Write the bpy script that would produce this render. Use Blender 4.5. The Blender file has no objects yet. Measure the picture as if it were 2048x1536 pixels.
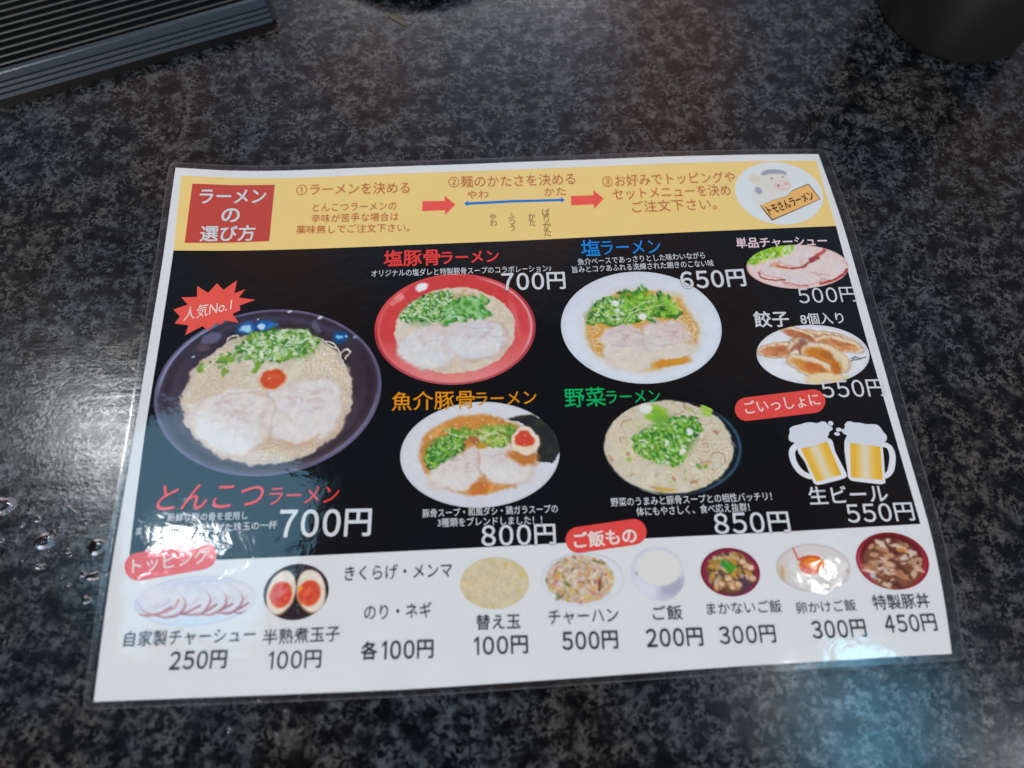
import bpy, bmesh, math, random
import numpy as np
from mathutils import Matrix, Vector

SC = bpy.context.scene
COL = SC.collection
MM = 0.001

# ---------------------------------------------------------------- camera
CAMC = (-0.015718, -0.105147, 0.264338)
CAMR = [[0.99819141, -0.05159511, 0.0308521], [-0.03645212, -0.92757779, -0.37184768], [0.04780325, 0.37005053, -0.92778093]]
cam_d = bpy.data.cameras.new('camera')
cam = bpy.data.objects.new('camera', cam_d)
COL.objects.link(cam)
R_ = CAMR
cam.matrix_world = Matrix(((R_[0][0], -R_[1][0], -R_[2][0], CAMC[0]),
                           (R_[0][1], -R_[1][1], -R_[2][1], CAMC[1]),
                           (R_[0][2], -R_[1][2], -R_[2][2], CAMC[2]),
                           (0, 0, 0, 1)))
cam_d.sensor_fit = 'HORIZONTAL'
cam_d.sensor_width = 36.0
cam_d.lens = 36.0 * 1400 / 2048
cam_d.clip_start = 0.01
cam_d.clip_end = 50
cam_d.dof.use_dof = True
cam_d.dof.focus_distance = 0.302
cam_d.dof.aperture_fstop = 5.0
SC.camera = cam

# ---------------------------------------------------------------- room light (soft, dim, patchy)
world = bpy.data.worlds.new('World')
SC.world = world
world.use_nodes = True
wn = world.node_tree.nodes
wl = world.node_tree.links
bg = wn['Background']
wtc = wn.new('ShaderNodeTexCoord')
def wnode(t, **kw):
    q = wn.new(t)
    for k, v in kw.items():
        setattr(q, k, v)
    return q


def wmath(op, a, b=None, c=None, clamp=False):
    q = wnode('ShaderNodeMath', operation=op, use_clamp=clamp)
    for k, v in enumerate((a, b, c)):
        if v is None:
            continue
        if isinstance(v, (int, float)):
            q.inputs[k].default_value = v
        else:
            wl.new(v, q.inputs[k])
    return q.outputs[0]


# a dim shop: dark ceiling, a paler far wall, warm and cool patches
wsep = wnode('ShaderNodeSeparateXYZ')
wl.new(wtc.outputs['Generated'], wsep.inputs[0])
wX, wY, wZ = wsep.outputs
wno = wnode('ShaderNodeTexNoise')
wno.inputs['Scale'].default_value = 4.6
wno.inputs['Detail'].default_value = 2.5
wno.inputs['Roughness'].default_value = 0.5
wmp = wnode('ShaderNodeMapping')
wmp.inputs['Location'].default_value = (3.1, 0.4, 1.7)
wl.new(wtc.outputs['Generated'], wmp.inputs['Vector'])
wl.new(wmp.outputs['Vector'], wno.inputs['Vector'])
wrp = wnode('ShaderNodeValToRGB')
wrp.color_ramp.elements[0].position = 0.40
wrp.color_ramp.elements[0].color = (0.46, 0.74, 1.06, 1)
wrp.color_ramp.elements[1].position = 0.60
wrp.color_ramp.elements[1].color = (1.12, 0.66, 0.52, 1)
wl.new(wno.outputs['Fac'], wrp.inputs['Fac'])
low = wmath('MULTIPLY', wmath('SUBTRACT', 0.90, wZ), 4.6, clamp=True)
xg = wmath('DIVIDE', wmath('SUBTRACT', wX, 0.04), 0.36)
xg = wmath('EXPONENT', wmath('MULTIPLY', wmath('MULTIPLY', xg, xg), -1.0))
wall = wmath('ADD', wmath('MULTIPLY', wmath('MULTIPLY', low, xg), 1.0), wmath('MULTIPLY', low, 0.16))
rad = wmath('ADD', wall, 0.075)
wl.new(wrp.outputs['Color'], bg.inputs['Color'])
wl.new(rad, bg.inputs['Strength'])
# a narrow pinkish upright thing on the far side of the room
ps = wmath('DIVIDE', wmath('SUBTRACT', wmath('DIVIDE', wX, wY), 0.178), 0.026)
ps = wmath('EXPONENT', wmath('MULTIPLY', wmath('MULTIPLY', ps, ps), -1.0))
ps = wmath('MULTIPLY', wmath('MULTIPLY', ps, wmath('MULTIPLY', wmath('SUBTRACT', 0.71, wZ), 22.0, clamp=True)), wmath('GREATER_THAN', wY, 0.2))
pbg = wnode('ShaderNodeBackground')
pbg.inputs['Color'].default_value = (1.0, 0.62, 0.60, 1)
wl.new(wmath('MULTIPLY', ps, 1.6), pbg.inputs['Strength'])
wadd = wnode('ShaderNodeAddShader')
wl.new(bg.outputs[0], wadd.inputs[0])
wl.new(pbg.outputs[0], wadd.inputs[1])
wl.new(wadd.outputs[0], wn['World Output'].inputs['Surface'])


def lamp(name, loc, size, power, color, target=None, shape='RECTANGLE', spread=180):
    ld = bpy.data.lights.new(name, 'AREA')
    ld.shape = shape
    ld.size = size[0] * MM
    ld.size_y = size[1] * MM
    ld.energy = power
    ld.color = color
    ld.spread = math.radians(spread)
    o = bpy.data.objects.new(name, ld)
    COL.objects.link(o)
    o.location = Vector(loc) * MM
    d = Vector(target or (0, 0, 0)) * MM - o.location
    o.rotation_euler = d.to_track_quat('-Z', 'Y').to_euler()
    return o


# ceiling lights of the shop, then two added fill lamps
lamp('ceiling_or_fill_lamp', (-1000, 520, 1600), (150, 195), 5.0, (0.95, 0.98, 1.0), (-130, -40, 0))
lamp('ceiling_or_fill_lamp', (-738, 211, 1600), (44, 50), 0.5, (0.93, 0.98, 1.0), (-130, -40, 0))
lamp('ceiling_panel', (-741, 274, 1650), (500, 380), 2.3, (0.32, 0.70, 1.0), (-130, -40, 0))
lamp('ceiling_or_fill_lamp', (865, 50, 1600), (45, 60), 0.35, (0.95, 0.98, 1.0), (108, -84, 0))
lamp('ceiling_panel', (905, -322, 1600), (380, 150), 2.6, (0.20, 0.66, 1.0), (112, -128, 0))
lamp('ceiling_or_fill_lamp', (735, -212, 1600), (50, 50), 0.5, (0.95, 0.98, 1.0), (88, -116, 0))
lamp('ceiling_or_fill_lamp', (1290, -430, 1600), (90, 80), 1.1, (0.95, 0.97, 1.0), (163, -143, 0))
lamp('ceiling_or_fill_lamp', (-500, -1900, 1500), (900, 600), 32.5, (1.0, 0.975, 0.93), (0, 0, 0))  # added fill light behind the viewer, kept out of the mirrored view
lamp('ceiling_or_fill_lamp', (0, 3000, 1900), (1400, 300), 8.0, (1.0, 0.98, 0.95), (0, 60, 0))  # added far fill, brightens the top of the menu and the table there

SC.view_settings.view_transform = 'Standard'
SC.view_settings.look = 'None'
SC.view_settings.exposure = 0.0
SC.view_settings.gamma = 1.0
SC.cycles.use_denoising = True
SC.cycles.max_bounces = 8
SC.cycles.transparent_max_bounces = 12
SC.cycles.caustics_reflective = False
SC.cycles.caustics_refractive = False

# ---------------------------------------------------------------- measured layout of the printed sheet (millimetres)
PAPER={'top': [(-148.24, 109.57), (-137.56, 108.67), (-124.6, 108.48), (-102.59, 108.94), (-70.93, 109.27), (-29.77, 110.09), (9.67, 111.15), (51.63, 110.59), (91.49, 110.28), (122.6, 110.57), (148.44, 110.35)], 'bottom': [(-148.85, -109.97), (-114.13, -110.55), (-80.46, -111.15), (-46.47, -111.68), (-12.06, -111.44), (22.92, -111.02), (58.39, -110.43), (94.28, -110.16), (123.42, -110.17), (140.04, -110.02), (149.99, -110.2)], 'left': [(-148.24, 109.57), (-148.24, 87.06), (-148.35, 66.87), (-148.66, 43.01), (-148.82, 22.28), (-148.92, 0.54), (-149.13, -21.97), (-149.43, -41.28), (-149.87, -59.59), (-149.68, -82.06), (-148.85, -109.97)], 'right': [(148.44, 110.35), (150.6, 84.32), (151.68, 68.22), (152.34, 37.64), (152.79, 8.87), (152.75, -15.8), (153.18, -37.85), (154.1, -64.02), (154.02, -73.77), (152.25, -95.27), (149.99, -110.2)]}
BAND={'top': [(-145.12, 105.08), (-124.22, 104.35), (-102.28, 104.47), (-70.79, 105.09), (-29.83, 105.99), (9.42, 106.87), (51.19, 106.46), (90.88, 106.28), (121.86, 106.67), (146.37, 106.45)], 'bottom': [(-144.37, 66.79), (-127.06, 66.39), (-108.15, 66.57), (-91.08, 66.68), (-69.54, 66.9), (-19.38, 67.77), (18.24, 68.2), (62.95, 68.97), (103.74, 69.62), (131.32, 70.12), (148.01, 70.43)], 'left': [(-145.12, 105.08), (-144.71, 85.76), (-144.37, 66.79)], 'right': [(146.37, 106.45), (147.09, 87.69), (148.01, 70.43)]}
PANEL={'top': [(-144.37, 66.79), (-127.06, 66.39), (-108.15, 66.57), (-91.08, 66.68), (-69.54, 66.9), (-19.38, 67.77), (18.24, 68.2), (62.95, 68.97), (103.74, 69.62), (131.32, 70.12), (148.01, 70.43)], 'bottom': [(-144.29, -64.57), (-131.66, -64.55), (-113.17, -64.69), (-72.34, -64.84), (-35.81, -64.81), (1.24, -64.66), (45.13, -64.24), (95.99, -64.36), (123.09, -64.13), (150.78, -63.88)], 'left': [(-144.37, 66.79), (-144.45, 57.3), (-144.79, 22.28), (-145.27, -14.4), (-145.02, -29.89), (-144.83, -46.99), (-144.29, -64.57)], 'right': [(148.01, 70.43), (148.37, 37.79), (148.59, 9.04), (149.11, -14.57), (149.84, -39.74), (150.78, -63.88)]}
ELL={
 'p_tonkotsu':(-99.3, 1.62, 44.49, 35.78),
 'p_shioton':(-24.52, 26.37, 33.61, 25.76),
 'p_shio':(53.91, 24.06, 34.16, 26.16),
 'p_chashu':(126.33, 50.3, 22.78, 10.97),
 'p_gyoza':(124.33, 8.23, 23.68, 13.65),
 'p_gyokai':(-16.01, -28.6, 31.02, 21.32),
 'p_yasai':(60.03, -29.07, 27.58, 19.85),
 't_chashu':(-119.27, -78.65, 21.16, 8.6),
 't_egg':(-83.81, -77.3, 11.62, 9.73),
 't_kaedama':(-12.45, -77.67, 12.53, 9.06),
 't_chahan':(19.76, -78.02, 15.3, 9.42),
 't_gohan':(47.73, -77.32, 10.02, 9.63),
 't_makanai':(74.63, -78.01, 11.04, 8.71),
 't_tamago':(105.9, -78.09, 14.02, 8.75),
 't_butadon':(136.44, -76.91, 13.91, 10.45),
 'logo':(125.15, 88.79, 20.43, 17.08),
}
POLY={
 'title':[(-139.94, 100.85), (-122.79, 100.57), (-104.32, 100.96), (-104.47, 85.8), (-104.53, 71.06), (-122.21, 70.5), (-140.05, 70.42), (-140.02, 85.26)],
 'arrow1':[(-37.95, 90.04), (-27.88, 90.06), (-27.97, 92.85), (-23.11, 87.97), (-27.81, 82.58), (-27.9, 85.0), (-38.11, 84.78)],
 'arrow2':[(29.37, 90.8), (39.72, 90.57), (39.92, 93.45), (44.12, 88.41), (39.28, 83.12), (39.39, 85.64), (29.14, 85.62)],
 'scale':[(-19.33, 88.38), (-17.37, 90.01), (-17.33, 89.05), (3.07, 89.73), (24.72, 89.43), (24.73, 90.4), (26.53, 88.7), (24.63, 87.36), (24.62, 88.16), (3.0, 88.37), (-17.37, 87.7), (-17.46, 86.83)],
 'burst':[(-141.06, 38.32), (-135.59, 40.55), (-138.48, 44.04), (-132.12, 44.12), (-132.67, 49.35), (-127.81, 45.9), (-124.66, 50.46), (-121.63, 47.24), (-116.48, 51.72), (-116.95, 45.51), (-112.58, 47.38), (-115.06, 43.37), (-107.9, 42.14), (-114.25, 39.67), (-113.81, 37.45), (-116.76, 35.68), (-113.99, 31.51), (-119.76, 32.84), (-121.05, 30.84), (-122.92, 31.78), (-126.12, 28.51), (-128.56, 30.39), (-134.98, 26.48), (-134.14, 30.87), (-139.82, 31.93), (-138.04, 35.14)],
 'signboard':[(115.51, 82.0), (122.2, 84.99), (127.0, 86.21), (129.26, 87.23), (131.05, 89.33), (139.6, 92.78), (141.38, 89.12), (143.33, 84.8), (131.19, 79.54), (119.4, 74.66), (117.35, 78.32)],
 'b_issho':[(120.57, -7.53), (121.83, -7.61), (122.95, -8.04), (123.88, -8.77), (124.54, -9.77), (124.9, -10.97), (124.92, -12.27), (124.61, -13.59), (123.99, -14.84), (123.1, -15.93), (122.01, -16.8), (120.79, -17.39), (119.52, -17.65), (91.79, -19.72), (90.56, -19.65), (89.43, -19.24), (88.48, -18.53), (87.78, -17.56), (87.37, -16.4), (87.28, -15.12), (87.53, -13.8), (88.09, -12.55), (88.93, -11.44), (89.99, -10.55), (91.2, -9.95), (92.48, -9.68)],
 'b_topping':[(-119.97, -57.79), (-118.65, -57.8), (-117.33, -58.15), (-116.09, -58.82), (-115.03, -59.76), (-114.2, -60.91), (-113.68, -62.19), (-113.49, -63.51), (-113.65, -64.78), (-114.14, -65.91), (-114.92, -66.83), (-115.96, -67.47), (-117.16, -67.8), (-139.2, -70.74), (-140.45, -70.74), (-141.7, -70.42), (-142.89, -69.78), (-143.93, -68.88), (-144.75, -67.77), (-145.29, -66.53), (-145.53, -65.24), (-145.44, -63.98), (-145.03, -62.85), (-144.32, -61.92), (-143.36, -61.25), (-142.21, -60.9)],
 'b_gohan':[(40.35, -56.82), (41.65, -56.86), (42.86, -57.24), (43.91, -57.91), (44.73, -58.85), (45.25, -59.97), (45.45, -61.21), (45.31, -62.47), (44.85, -63.67), (44.09, -64.74), (43.09, -65.59), (41.92, -66.18), (40.66, -66.46), (19.8, -68.4), (18.53, -68.35), (17.33, -67.99), (16.28, -67.34), (15.44, -66.43), (14.88, -65.33), (14.63, -64.12), (14.71, -62.87), (15.12, -61.67), (15.84, -60.6), (16.8, -59.73), (17.95, -59.14), (19.22, -58.85)],
 'foam_l':[(108.66, -29.82), (107.01, -29.09), (106.68, -27.25), (107.72, -25.21), (107.78, -23.89), (109.47, -22.88), (112.11, -22.35), (114.79, -21.68), (117.34, -21.64), (119.37, -22.05), (121.39, -21.48), (122.81, -21.78), (123.45, -22.69), (124.88, -23.87), (124.97, -24.97), (124.07, -25.58), (123.3, -26.2), (122.85, -27.27), (122.29, -27.9), (122.53, -29.64), (120.52, -30.19), (116.1, -31.27), (110.5, -32.07)],
 'mug_l':[(109.84, -31.61), (122.56, -28.56), (124.13, -34.66), (126.42, -43.21), (125.98, -44.44), (124.66, -45.12), (119.01, -46.38), (114.76, -47.01), (113.38, -46.73), (112.63, -45.46), (111.27, -38.29)],
 'beer_l':[(110.58, -32.07), (121.7, -29.6), (123.54, -36.34), (125.16, -42.94), (123.65, -44.12), (118.88, -45.14), (113.98, -45.85), (113.19, -43.83), (111.77, -37.89)],
 'handle_l':[(109.05, -29.97), (107.66, -30.64), (106.24, -32.08), (105.47, -34.18), (105.49, -37.16), (106.2, -39.73), (107.57, -42.1), (109.31, -43.64), (111.57, -44.66), (112.44, -44.41), (112.18, -42.74), (110.52, -41.82), (109.03, -40.07), (108.07, -37.71), (107.85, -35.15), (108.2, -33.46), (109.17, -32.43), (109.88, -32.04)],
 'foam_r':[(130.1, -27.84), (129.2, -27.15), (128.57, -26.24), (128.56, -25.37), (129.96, -24.78), (130.31, -23.25), (131.65, -22.08), (133.14, -22.07), (134.3, -22.56), (136.59, -22.76), (138.98, -23.45), (141.09, -23.54), (143.15, -23.86), (144.2, -24.78), (144.88, -26.35), (145.45, -27.47), (146.09, -28.8), (145.54, -30.51), (144.27, -31.32), (143.06, -31.91), (142.8, -32.97), (136.9, -32.06), (132.89, -31.22), (129.45, -30.63)],
 'mug_r':[(129.96, -28.05), (143.01, -31.26), (143.43, -33.0), (141.16, -46.38), (140.24, -47.58), (138.91, -47.93), (133.31, -47.05), (128.15, -46.11), (127.14, -45.11), (126.96, -43.23)],
 'beer_r':[(130.75, -30.48), (134.97, -31.32), (139.02, -32.03), (142.63, -32.45), (140.13, -46.33), (137.55, -46.71), (131.55, -45.73), (127.85, -44.73)],
 'handle_r':[(143.64, -31.29), (145.48, -31.58), (147.05, -32.94), (147.72, -35.33), (147.39, -38.29), (146.02, -42.01), (144.41, -44.24), (142.4, -45.6), (140.9, -45.75), (141.31, -44.1), (142.6, -43.12), (143.74, -41.08), (144.88, -38.18), (145.31, -35.65), (144.95, -33.71), (143.43, -33.0)],
 'drop1':[(123.81, -22.05), (124.8, -21.43), (125.9, -22.15), (125.45, -23.23), (124.4, -23.18)],
 'drop2':[(126.44, -24.82), (127.73, -24.36), (128.66, -24.93), (128.23, -25.87), (126.74, -25.93)],
 'drop3':[(125.34, -26.52), (126.69, -26.15), (127.5, -26.84), (126.97, -27.69), (125.56, -27.4)],
}
TEXT=[
 ('title', 'title_text', 'ラーメン', -135.97, 93.94, -107.7, 94.6, 7.24, 'white', 0.022, 6, 0, 0),
 ('title', 'title_text', 'の', -125.73, 84.19, -118.29, 84.59, 7.07, 'white', 0.022, 6, 0, 0),
 ('title', 'title_text', '選び方', -133.78, 74.91, -110.93, 75.29, 7.94, 'white', 0.022, 6, 0, 0),
 ('band', 'step_text', '①ラーメンを決める', -94.55, 97.98, -43.68, 97.6, 6.3, 'brown', 0, 5, 0, 0),
 ('band', 'step_note', 'とんこつラーメンの', -86.64, 88.08, -49.55, 87.82, 4.15, 'brown', 0, 5, 0, 0),
 ('band', 'step_note', '辛味が苦手な場合は', -86.97, 82.26, -48.53, 82.11, 4.48, 'brown', 0, 5, 0, 0),
 ('band', 'step_note', '薬味無しでご注文下さい。', -93.23, 76.61, -43.64, 76.21, 4.42, 'brown', 0, 5, 0, 0),
 ('band', 'step_text', '②麺のかたさを決める', -26.04, 100.41, 32.11, 100.17, 6.45, 'brown', 0, 5, 0, 0),
 ('scale', 'scale_text', 'やわ', -17.75, 92.97, -8.09, 93.3, 4.25, 'brown', 0, 5, 0, 0),
 ('scale', 'scale_text', 'かた', 17.32, 93.42, 27.25, 93.49, 4.42, 'brown', 0, 5, 0, 0),
 ('scale', 'scale_text', 'や\nわ', -7.99, 79.18, -4.97, 79.24, 6.67, 'olive', 0, 5, 0, 0),
 ('scale', 'scale_text', 'ふ\nつ\nう', 0.35, 77.88, 3.37, 77.92, 9.59, 'olive', 0, 5, 0, 0),
 ('scale', 'scale_text', 'か\nた', 9.26, 78.71, 12.49, 78.73, 6.68, 'olive', 0, 5, 0, 0),
 ('scale', 'scale_text', 'ば\nり\nか\nた', 15.67, 77.04, 19.22, 77.04, 14.64, 'olive', 0, 5, 0, 0),
 ('band', 'step_text', '③お好みでトッピングや', 44.44, 97.82, 105.89, 97.66, 6.38, 'brown', 0, 5, 0, 0),
 ('band', 'step_text', 'セットメニューを決め', 48.55, 90.56, 102.56, 90.72, 6.24, 'brown', 0, 5, 0, 0),
 ('band', 'step_text', 'ご注文下さい。', 56.43, 83.26, 94.96, 83.43, 6.13, 'brown', 0, 5, 0, 0),
 ('logo', 'sign_text', 'トモさんラーメン', 117.94, 79.08, 140.53, 87.26, 4.64, 'ink', 0.03, 7, 0, 0),
 ('p_shioton', 'dish_name', '塩豚骨', -54.64, 60.65, -30.45, 60.75, 8.04, 'red', 0.022, 5, 0, 0),
 ('p_shioton', 'dish_name', 'ラーメン', -29.92, 60.16, -4.92, 60.24, 5.83, 'red', 0.022, 5, 0, 0),
 ('p_shioton', 'dish_note', 'オリジナルの塩ダレと特製豚骨スープのコラボレーション♪', -59.96, 53.43, 17.67, 53.34, 3.48, 'white', 0.006, 5, 0, 0),
 ('p_shioton', 'dish_price', '700円', -4.08, 47.31, 23.14, 46.96, 8.16, 'white', 0.02, 5, 1, 0),
 ('p_shio', 'dish_name', '塩', 31.57, 62.97, 39.89, 62.79, 8.21, 'blue', 0.008, 5, 0, 0),
 ('p_shio', 'dish_name', 'ラーメン', 40.46, 62.6, 66.67, 62.28, 6.88, 'blue', 0.006, 5, 0, 0),
 ('p_shio', 'dish_note', '魚介ベースであっさりとした味わいながら', 29.49, 55.9, 85.88, 57.27, 3.39, 'white', 0.006, 5, 0, 0),
 ('p_shio', 'dish_note', '旨みとコクあふれる洗練された飽きのこない味', 26.74, 52.11, 89.26, 53.3, 3.36, 'white', 0.006, 5, 0, 0),
 ('p_shio', 'dish_price', '650円', 73.56, 45.22, 101.9, 45.66, 8.11, 'white', 0.014, 5, 2, 0),
 ('p_chashu', 'dish_name', '単品チャーシュー', 100.9, 62.86, 141.97, 62.8, 5.18, 'pink', 0.02, 5, 0, 0),
 ('p_chashu', 'dish_price', '500円', 123.73, 35.79, 149.1, 35.59, 7.19, 'white', 0.004, 5, 0, 0),
 ('p_gyoza', 'dish_name', '餃子', 102.48, 25.47, 117.34, 25.17, 7.43, 'white', 0.018, 5, 0, 0),
 ('p_gyoza', 'dish_note', '8個入り', 122.41, 24.66, 140.82, 24.44, 5.32, 'white', 0.012, 5, 0, 0),
 ('p_gyoza', 'dish_price', '550円', 124.44, -7.73, 150.44, -8.18, 7.41, 'white', 0.008, 5, 0, 0),
 ('b_issho', 'badge_text', 'ごいっしょに', 91.4, -14.21, 122.39, -11.75, 5.49, 'cream', 0.012, 6, 0, 0),
 ('p_beer', 'dish_name', '生ビール', 109.78, -51.15, 140.53, -51.48, 6.75, 'white', 0.012, 5, 0, 0),
 ('p_beer', 'dish_price', '550円', 122.98, -58.75, 149.05, -59.01, 6.83, 'white', 0.012, 5, 0, 0),
 ('p_gyokai', 'dish_name', '魚介豚骨', -50.49, -5.61, -17.61, -6.02, 7.93, 'orange', 0.006, 5, 0, 0),
 ('p_gyokai', 'dish_name', 'ラーメン', -17.24, -6.09, 7.3, -6.36, 5.59, 'orange', 0.004, 5, 0, 0),
 ('p_gyokai', 'dish_note', '豚骨スープ・和風ダシ・鶏ガラスープの', -38.51, -51.19, 12.54, -51.53, 3.23, 'white', 0.006, 5, 0, 0),
 ('p_gyokai', 'dish_note', '3種類をブレンドしました！！', -32.84, -54.89, 6.37, -55.48, 3.29, 'white', 0.006, 5, 0, 0),
 ('p_gyokai', 'dish_price', '800円', -16.54, -60.5, 10.94, -61.08, 7.41, 'white', 0.016, 5, 1, 0),
 ('p_yasai', 'dish_name', '野菜', 18.76, -7.04, 35.25, -7.04, 8.19, 'green', 0.008, 5, 0, 0),
 ('p_yasai', 'dish_name', 'ラーメン', 35.61, -7.43, 57.6, -7.7, 5.43, 'green', 0.006, 5, 0, 0),
 ('p_yasai', 'dish_note', '野菜のうまみと豚骨スープとの相性バッチリ！', 33.09, -50.1, 95.26, -50.61, 3.32, 'white', 0.006, 5, 0, 0),
 ('p_yasai', 'dish_note', '体にもやさしく、食べ応え抜群！', 42.5, -54.14, 85.98, -54.43, 3.38, 'white', 0.006, 5, 0, 0),
 ('p_yasai', 'dish_price', '850円', 71.5, -60.08, 100.14, -60.72, 7.64, 'white', 0.014, 5, 1, 0),
 ('burst', 'burst_text', '人気No.1', -137.22, 35.67, -116.78, 40.5, 6.12, 'cream', 0.006, 6, 0, 0.25),
 ('p_tonkotsu', 'dish_name', 'とんこつ', -137.59, -40.87, -97.31, -41.17, 9.41, 'red', 0.006, 5, 0, 0.2),
 ('p_tonkotsu', 'dish_name', 'ラーメン', -96.58, -42.09, -69.64, -42.43, 6.54, 'red', 0.004, 5, 0, 0.12),
 ('p_tonkotsu', 'dish_note', '新鮮な豚の骨を使用し', -132.71, -48.48, -103.43, -48.86, 3.01, 'white', 0.006, 5, 0, 0),
 ('p_tonkotsu', 'dish_note', 'まる二日かけて仕上げた珠玉の一杯', -143.25, -52.98, -92.31, -52.84, 2.98, 'white', 0.006, 5, 0, 0),
 ('p_tonkotsu', 'dish_price', '700円', -91.42, -52.53, -57.7, -53.61, 9.91, 'white', 0.02, 5, 0, 0),
 ('b_topping', 'badge_text', 'トッピング', -142.68, -65.65, -116.12, -62.68, 5.58, 'cream', 0.012, 6, 0, 0),
 ('b_gohan', 'badge_text', 'ご飯もの', 17.78, -63.85, 41.3, -62.84, 5.75, 'cream', 0.03, 6, 0, 0),
 ('t_chashu', 'dish_name', '自家製チャーシュー', -141.95, -90.48, -97.09, -91.02, 5.19, 'dark', 0, 5, 0, 0),
 ('t_chashu', 'dish_price', '250円', -125.59, -98.28, -106.42, -98.73, 5.72, 'dark', 0.012, 5, 0, 0),
 ('t_egg', 'dish_name', '半熟煮玉子', -94.38, -92.2, -67.61, -92.2, 5.17, 'dark', 0, 5, 0, 0),
 ('t_egg', 'dish_price', '100円', -91.89, -99.92, -73.81, -100.33, 5.69, 'dark', 0.008, 5, 0, 0),
 ('paper', 'topping_text', 'きくらげ・メンマ', -66.67, -71.82, -27.85, -72.36, 5.32, 'dark', 0, 5, 0, 0),
 ('paper', 'topping_text', 'のり・ネギ', -59.28, -85.59, -35.44, -85.89, 5.28, 'dark', 0, 5, 0, 0),
 ('paper', 'topping_price', '各100円', -60.01, -98.44, -34.99, -99.04, 5.9, 'dark', 0.016, 5, 0, 0),
 ('t_kaedama', 'dish_name', '替え玉', -19.66, -91.02, -3.91, -91.35, 5.08, 'dark', 0.006, 5, 0, 0),
 ('t_kaedama', 'dish_price', '100円', -20.63, -98.86, -1.73, -99.24, 5.8, 'dark', 0.016, 5, 0, 0),
 ('t_chahan', 'dish_name', 'チャーハン', 6.24, -90.76, 31.5, -91.06, 4.96, 'dark', 0, 5, 0, 0),
 ('t_chahan', 'dish_price', '500円', 10.67, -98.81, 30.38, -99.28, 5.86, 'dark', 0.018, 5, 0, 0),
 ('t_gohan', 'dish_name', 'ご飯', 43.98, -91.06, 54.77, -91.23, 5.01, 'dark', 0.004, 5, 0, 0),
 ('t_gohan', 'dish_price', '200円', 40.73, -99.32, 60.85, -99.86, 5.91, 'dark', 0.018, 5, 0, 0),
 ('t_makanai', 'dish_name', 'まかないご飯', 63.77, -90.5, 91.23, -90.93, 4.36, 'dark', 0, 5, 0, 0),
 ('t_makanai', 'dish_price', '300円', 66.93, -99.77, 87.18, -100.2, 5.78, 'dark', 0.012, 5, 0, 0),
 ('t_tamago', 'dish_name', '卵かけご飯', 96.51, -91.9, 118.71, -91.9, 4.05, 'dark', 0, 5, 0, 0),
 ('t_tamago', 'dish_price', '300円', 100.72, -99.63, 120.48, -99.92, 5.87, 'dark', 0.012, 5, 0, 0),
 ('t_butadon', 'dish_name', '特製豚丼', 125.26, -91.41, 146.56, -91.62, 5.2, 'dark', 0.004, 5, 0, 0),
 ('t_butadon', 'dish_price', '450円', 127.9, -98.98, 147.03, -99.27, 5.8, 'dark', 0.01, 5, 0, 0),
]
DROPS=[(-193.58, -41.12, 4.74, 4.23, 0.0), (-183.78, -43.25, 0.91, 1.34, 0.0), (-180.26, -46.57, 1.63, 1.33, 0.0), (-185.24, -48.56, 1.08, 1.13, 0.0), (-176.18, -54.82, 5.21, 3.15, 0.0), (-173.13, -52.05, 2.16, 2.24, 0.0), (-156.81, -57.72, 4.32, 3.12, 0.0), (-167.28, -58.84, 1.07, 1.1, 0.0), (-176.03, -63.94, 2.48, 1.09, 0.0), (-186.49, -53.8, 0.9, 0.75, 0.0), (-191.64, -53.74, 1.07, 0.93, 0.0), (-160.33, -67.33, 1.59, 1.25, 0.0), (-156.15, -68.23, 3.37, 1.78, 0.0), (-152.27, -67.19, 1.42, 1.25, 0.0), (-157.57, -76.46, 2.27, 1.57, 0.0), (-164.63, -70.79, 1.23, 0.71, 0.0), (-151.85, -82.84, 1.04, 0.68, 0.0), (-162.31, -48.32, 1.09, 0.94, 0.0), (-85.02, -116.54, 1.01, 0.62, 0.0), (-94.53, -112.78, 0.84, 0.63, 0.0), (-103.6, -121.19, 0.83, 0.76, 0.0), (-87.89, -123.25, 0.83, 0.61, 0.0), (-168.68, -42.97, 7.31, 0.22, -0.708), (-182.93, -61.71, 0.66, 0.41, -0.49), (-174.69, -58.02, 0.78, 0.52, -0.05), (-173.87, -54.25, 0.49, 0.46, 0.01), (-171.57, -50.39, 0.73, 0.69, -0.21), (-183.69, -45.19, 0.57, 0.54, -0.23), (-167.73, -67.9, 0.81, 0.71, 0.39), (-169.03, -57.92, 0.7, 0.52, -0.48), (-165.72, -56.28, 0.37, 0.35, 0.04), (-166.35, -60.77, 0.94, 0.57, -0.08), (-184.2, -67.73, 0.55, 0.39, -0.33)]


def sst(a,b,x):
    t=np.clip((x-a)/(b-a),0,1); return t*t*(3-2*t)
def surf(u,v):
    u=np.asarray(u,float); v=np.asarray(v,float)
    z=0.7+0*u
    z=z+3.2*np.exp(-((u+152)/34)**2)*sst(20,112,v)
    z=z+2.2*sst(-20,90,u)*sst(10,110,v)
    z=z+1.5*np.exp(-np.clip(u+151,0,400)/11.)*sst(70,20,v)
    z=z+1.2*np.exp(-((u-150)/48)**2-((v+30)/60)**2)
    z=z+0.35*np.sin(u/23.+0.7)*np.sin(v/31.+1.1)
    return z



def nrm(u, v):
    e = 0.25
    zx = (surf(u + e, v) - surf(u - e, v)) / (2 * e)
    zy = (surf(u, v + e) - surf(u, v - e)) / (2 * e)
    n = np.stack([-zx, -zy, np.ones_like(zx)], -1)
    return n / np.linalg.norm(n, axis=-1, keepdims=True)


LAYER = 0.055   # mm between printed layers


def lin(c):
    c = np.asarray(c, float) / 255.0
    return np.where(c <= 0.04045, c / 12.92, ((c + 0.055) / 1.055) ** 2.4)


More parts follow.
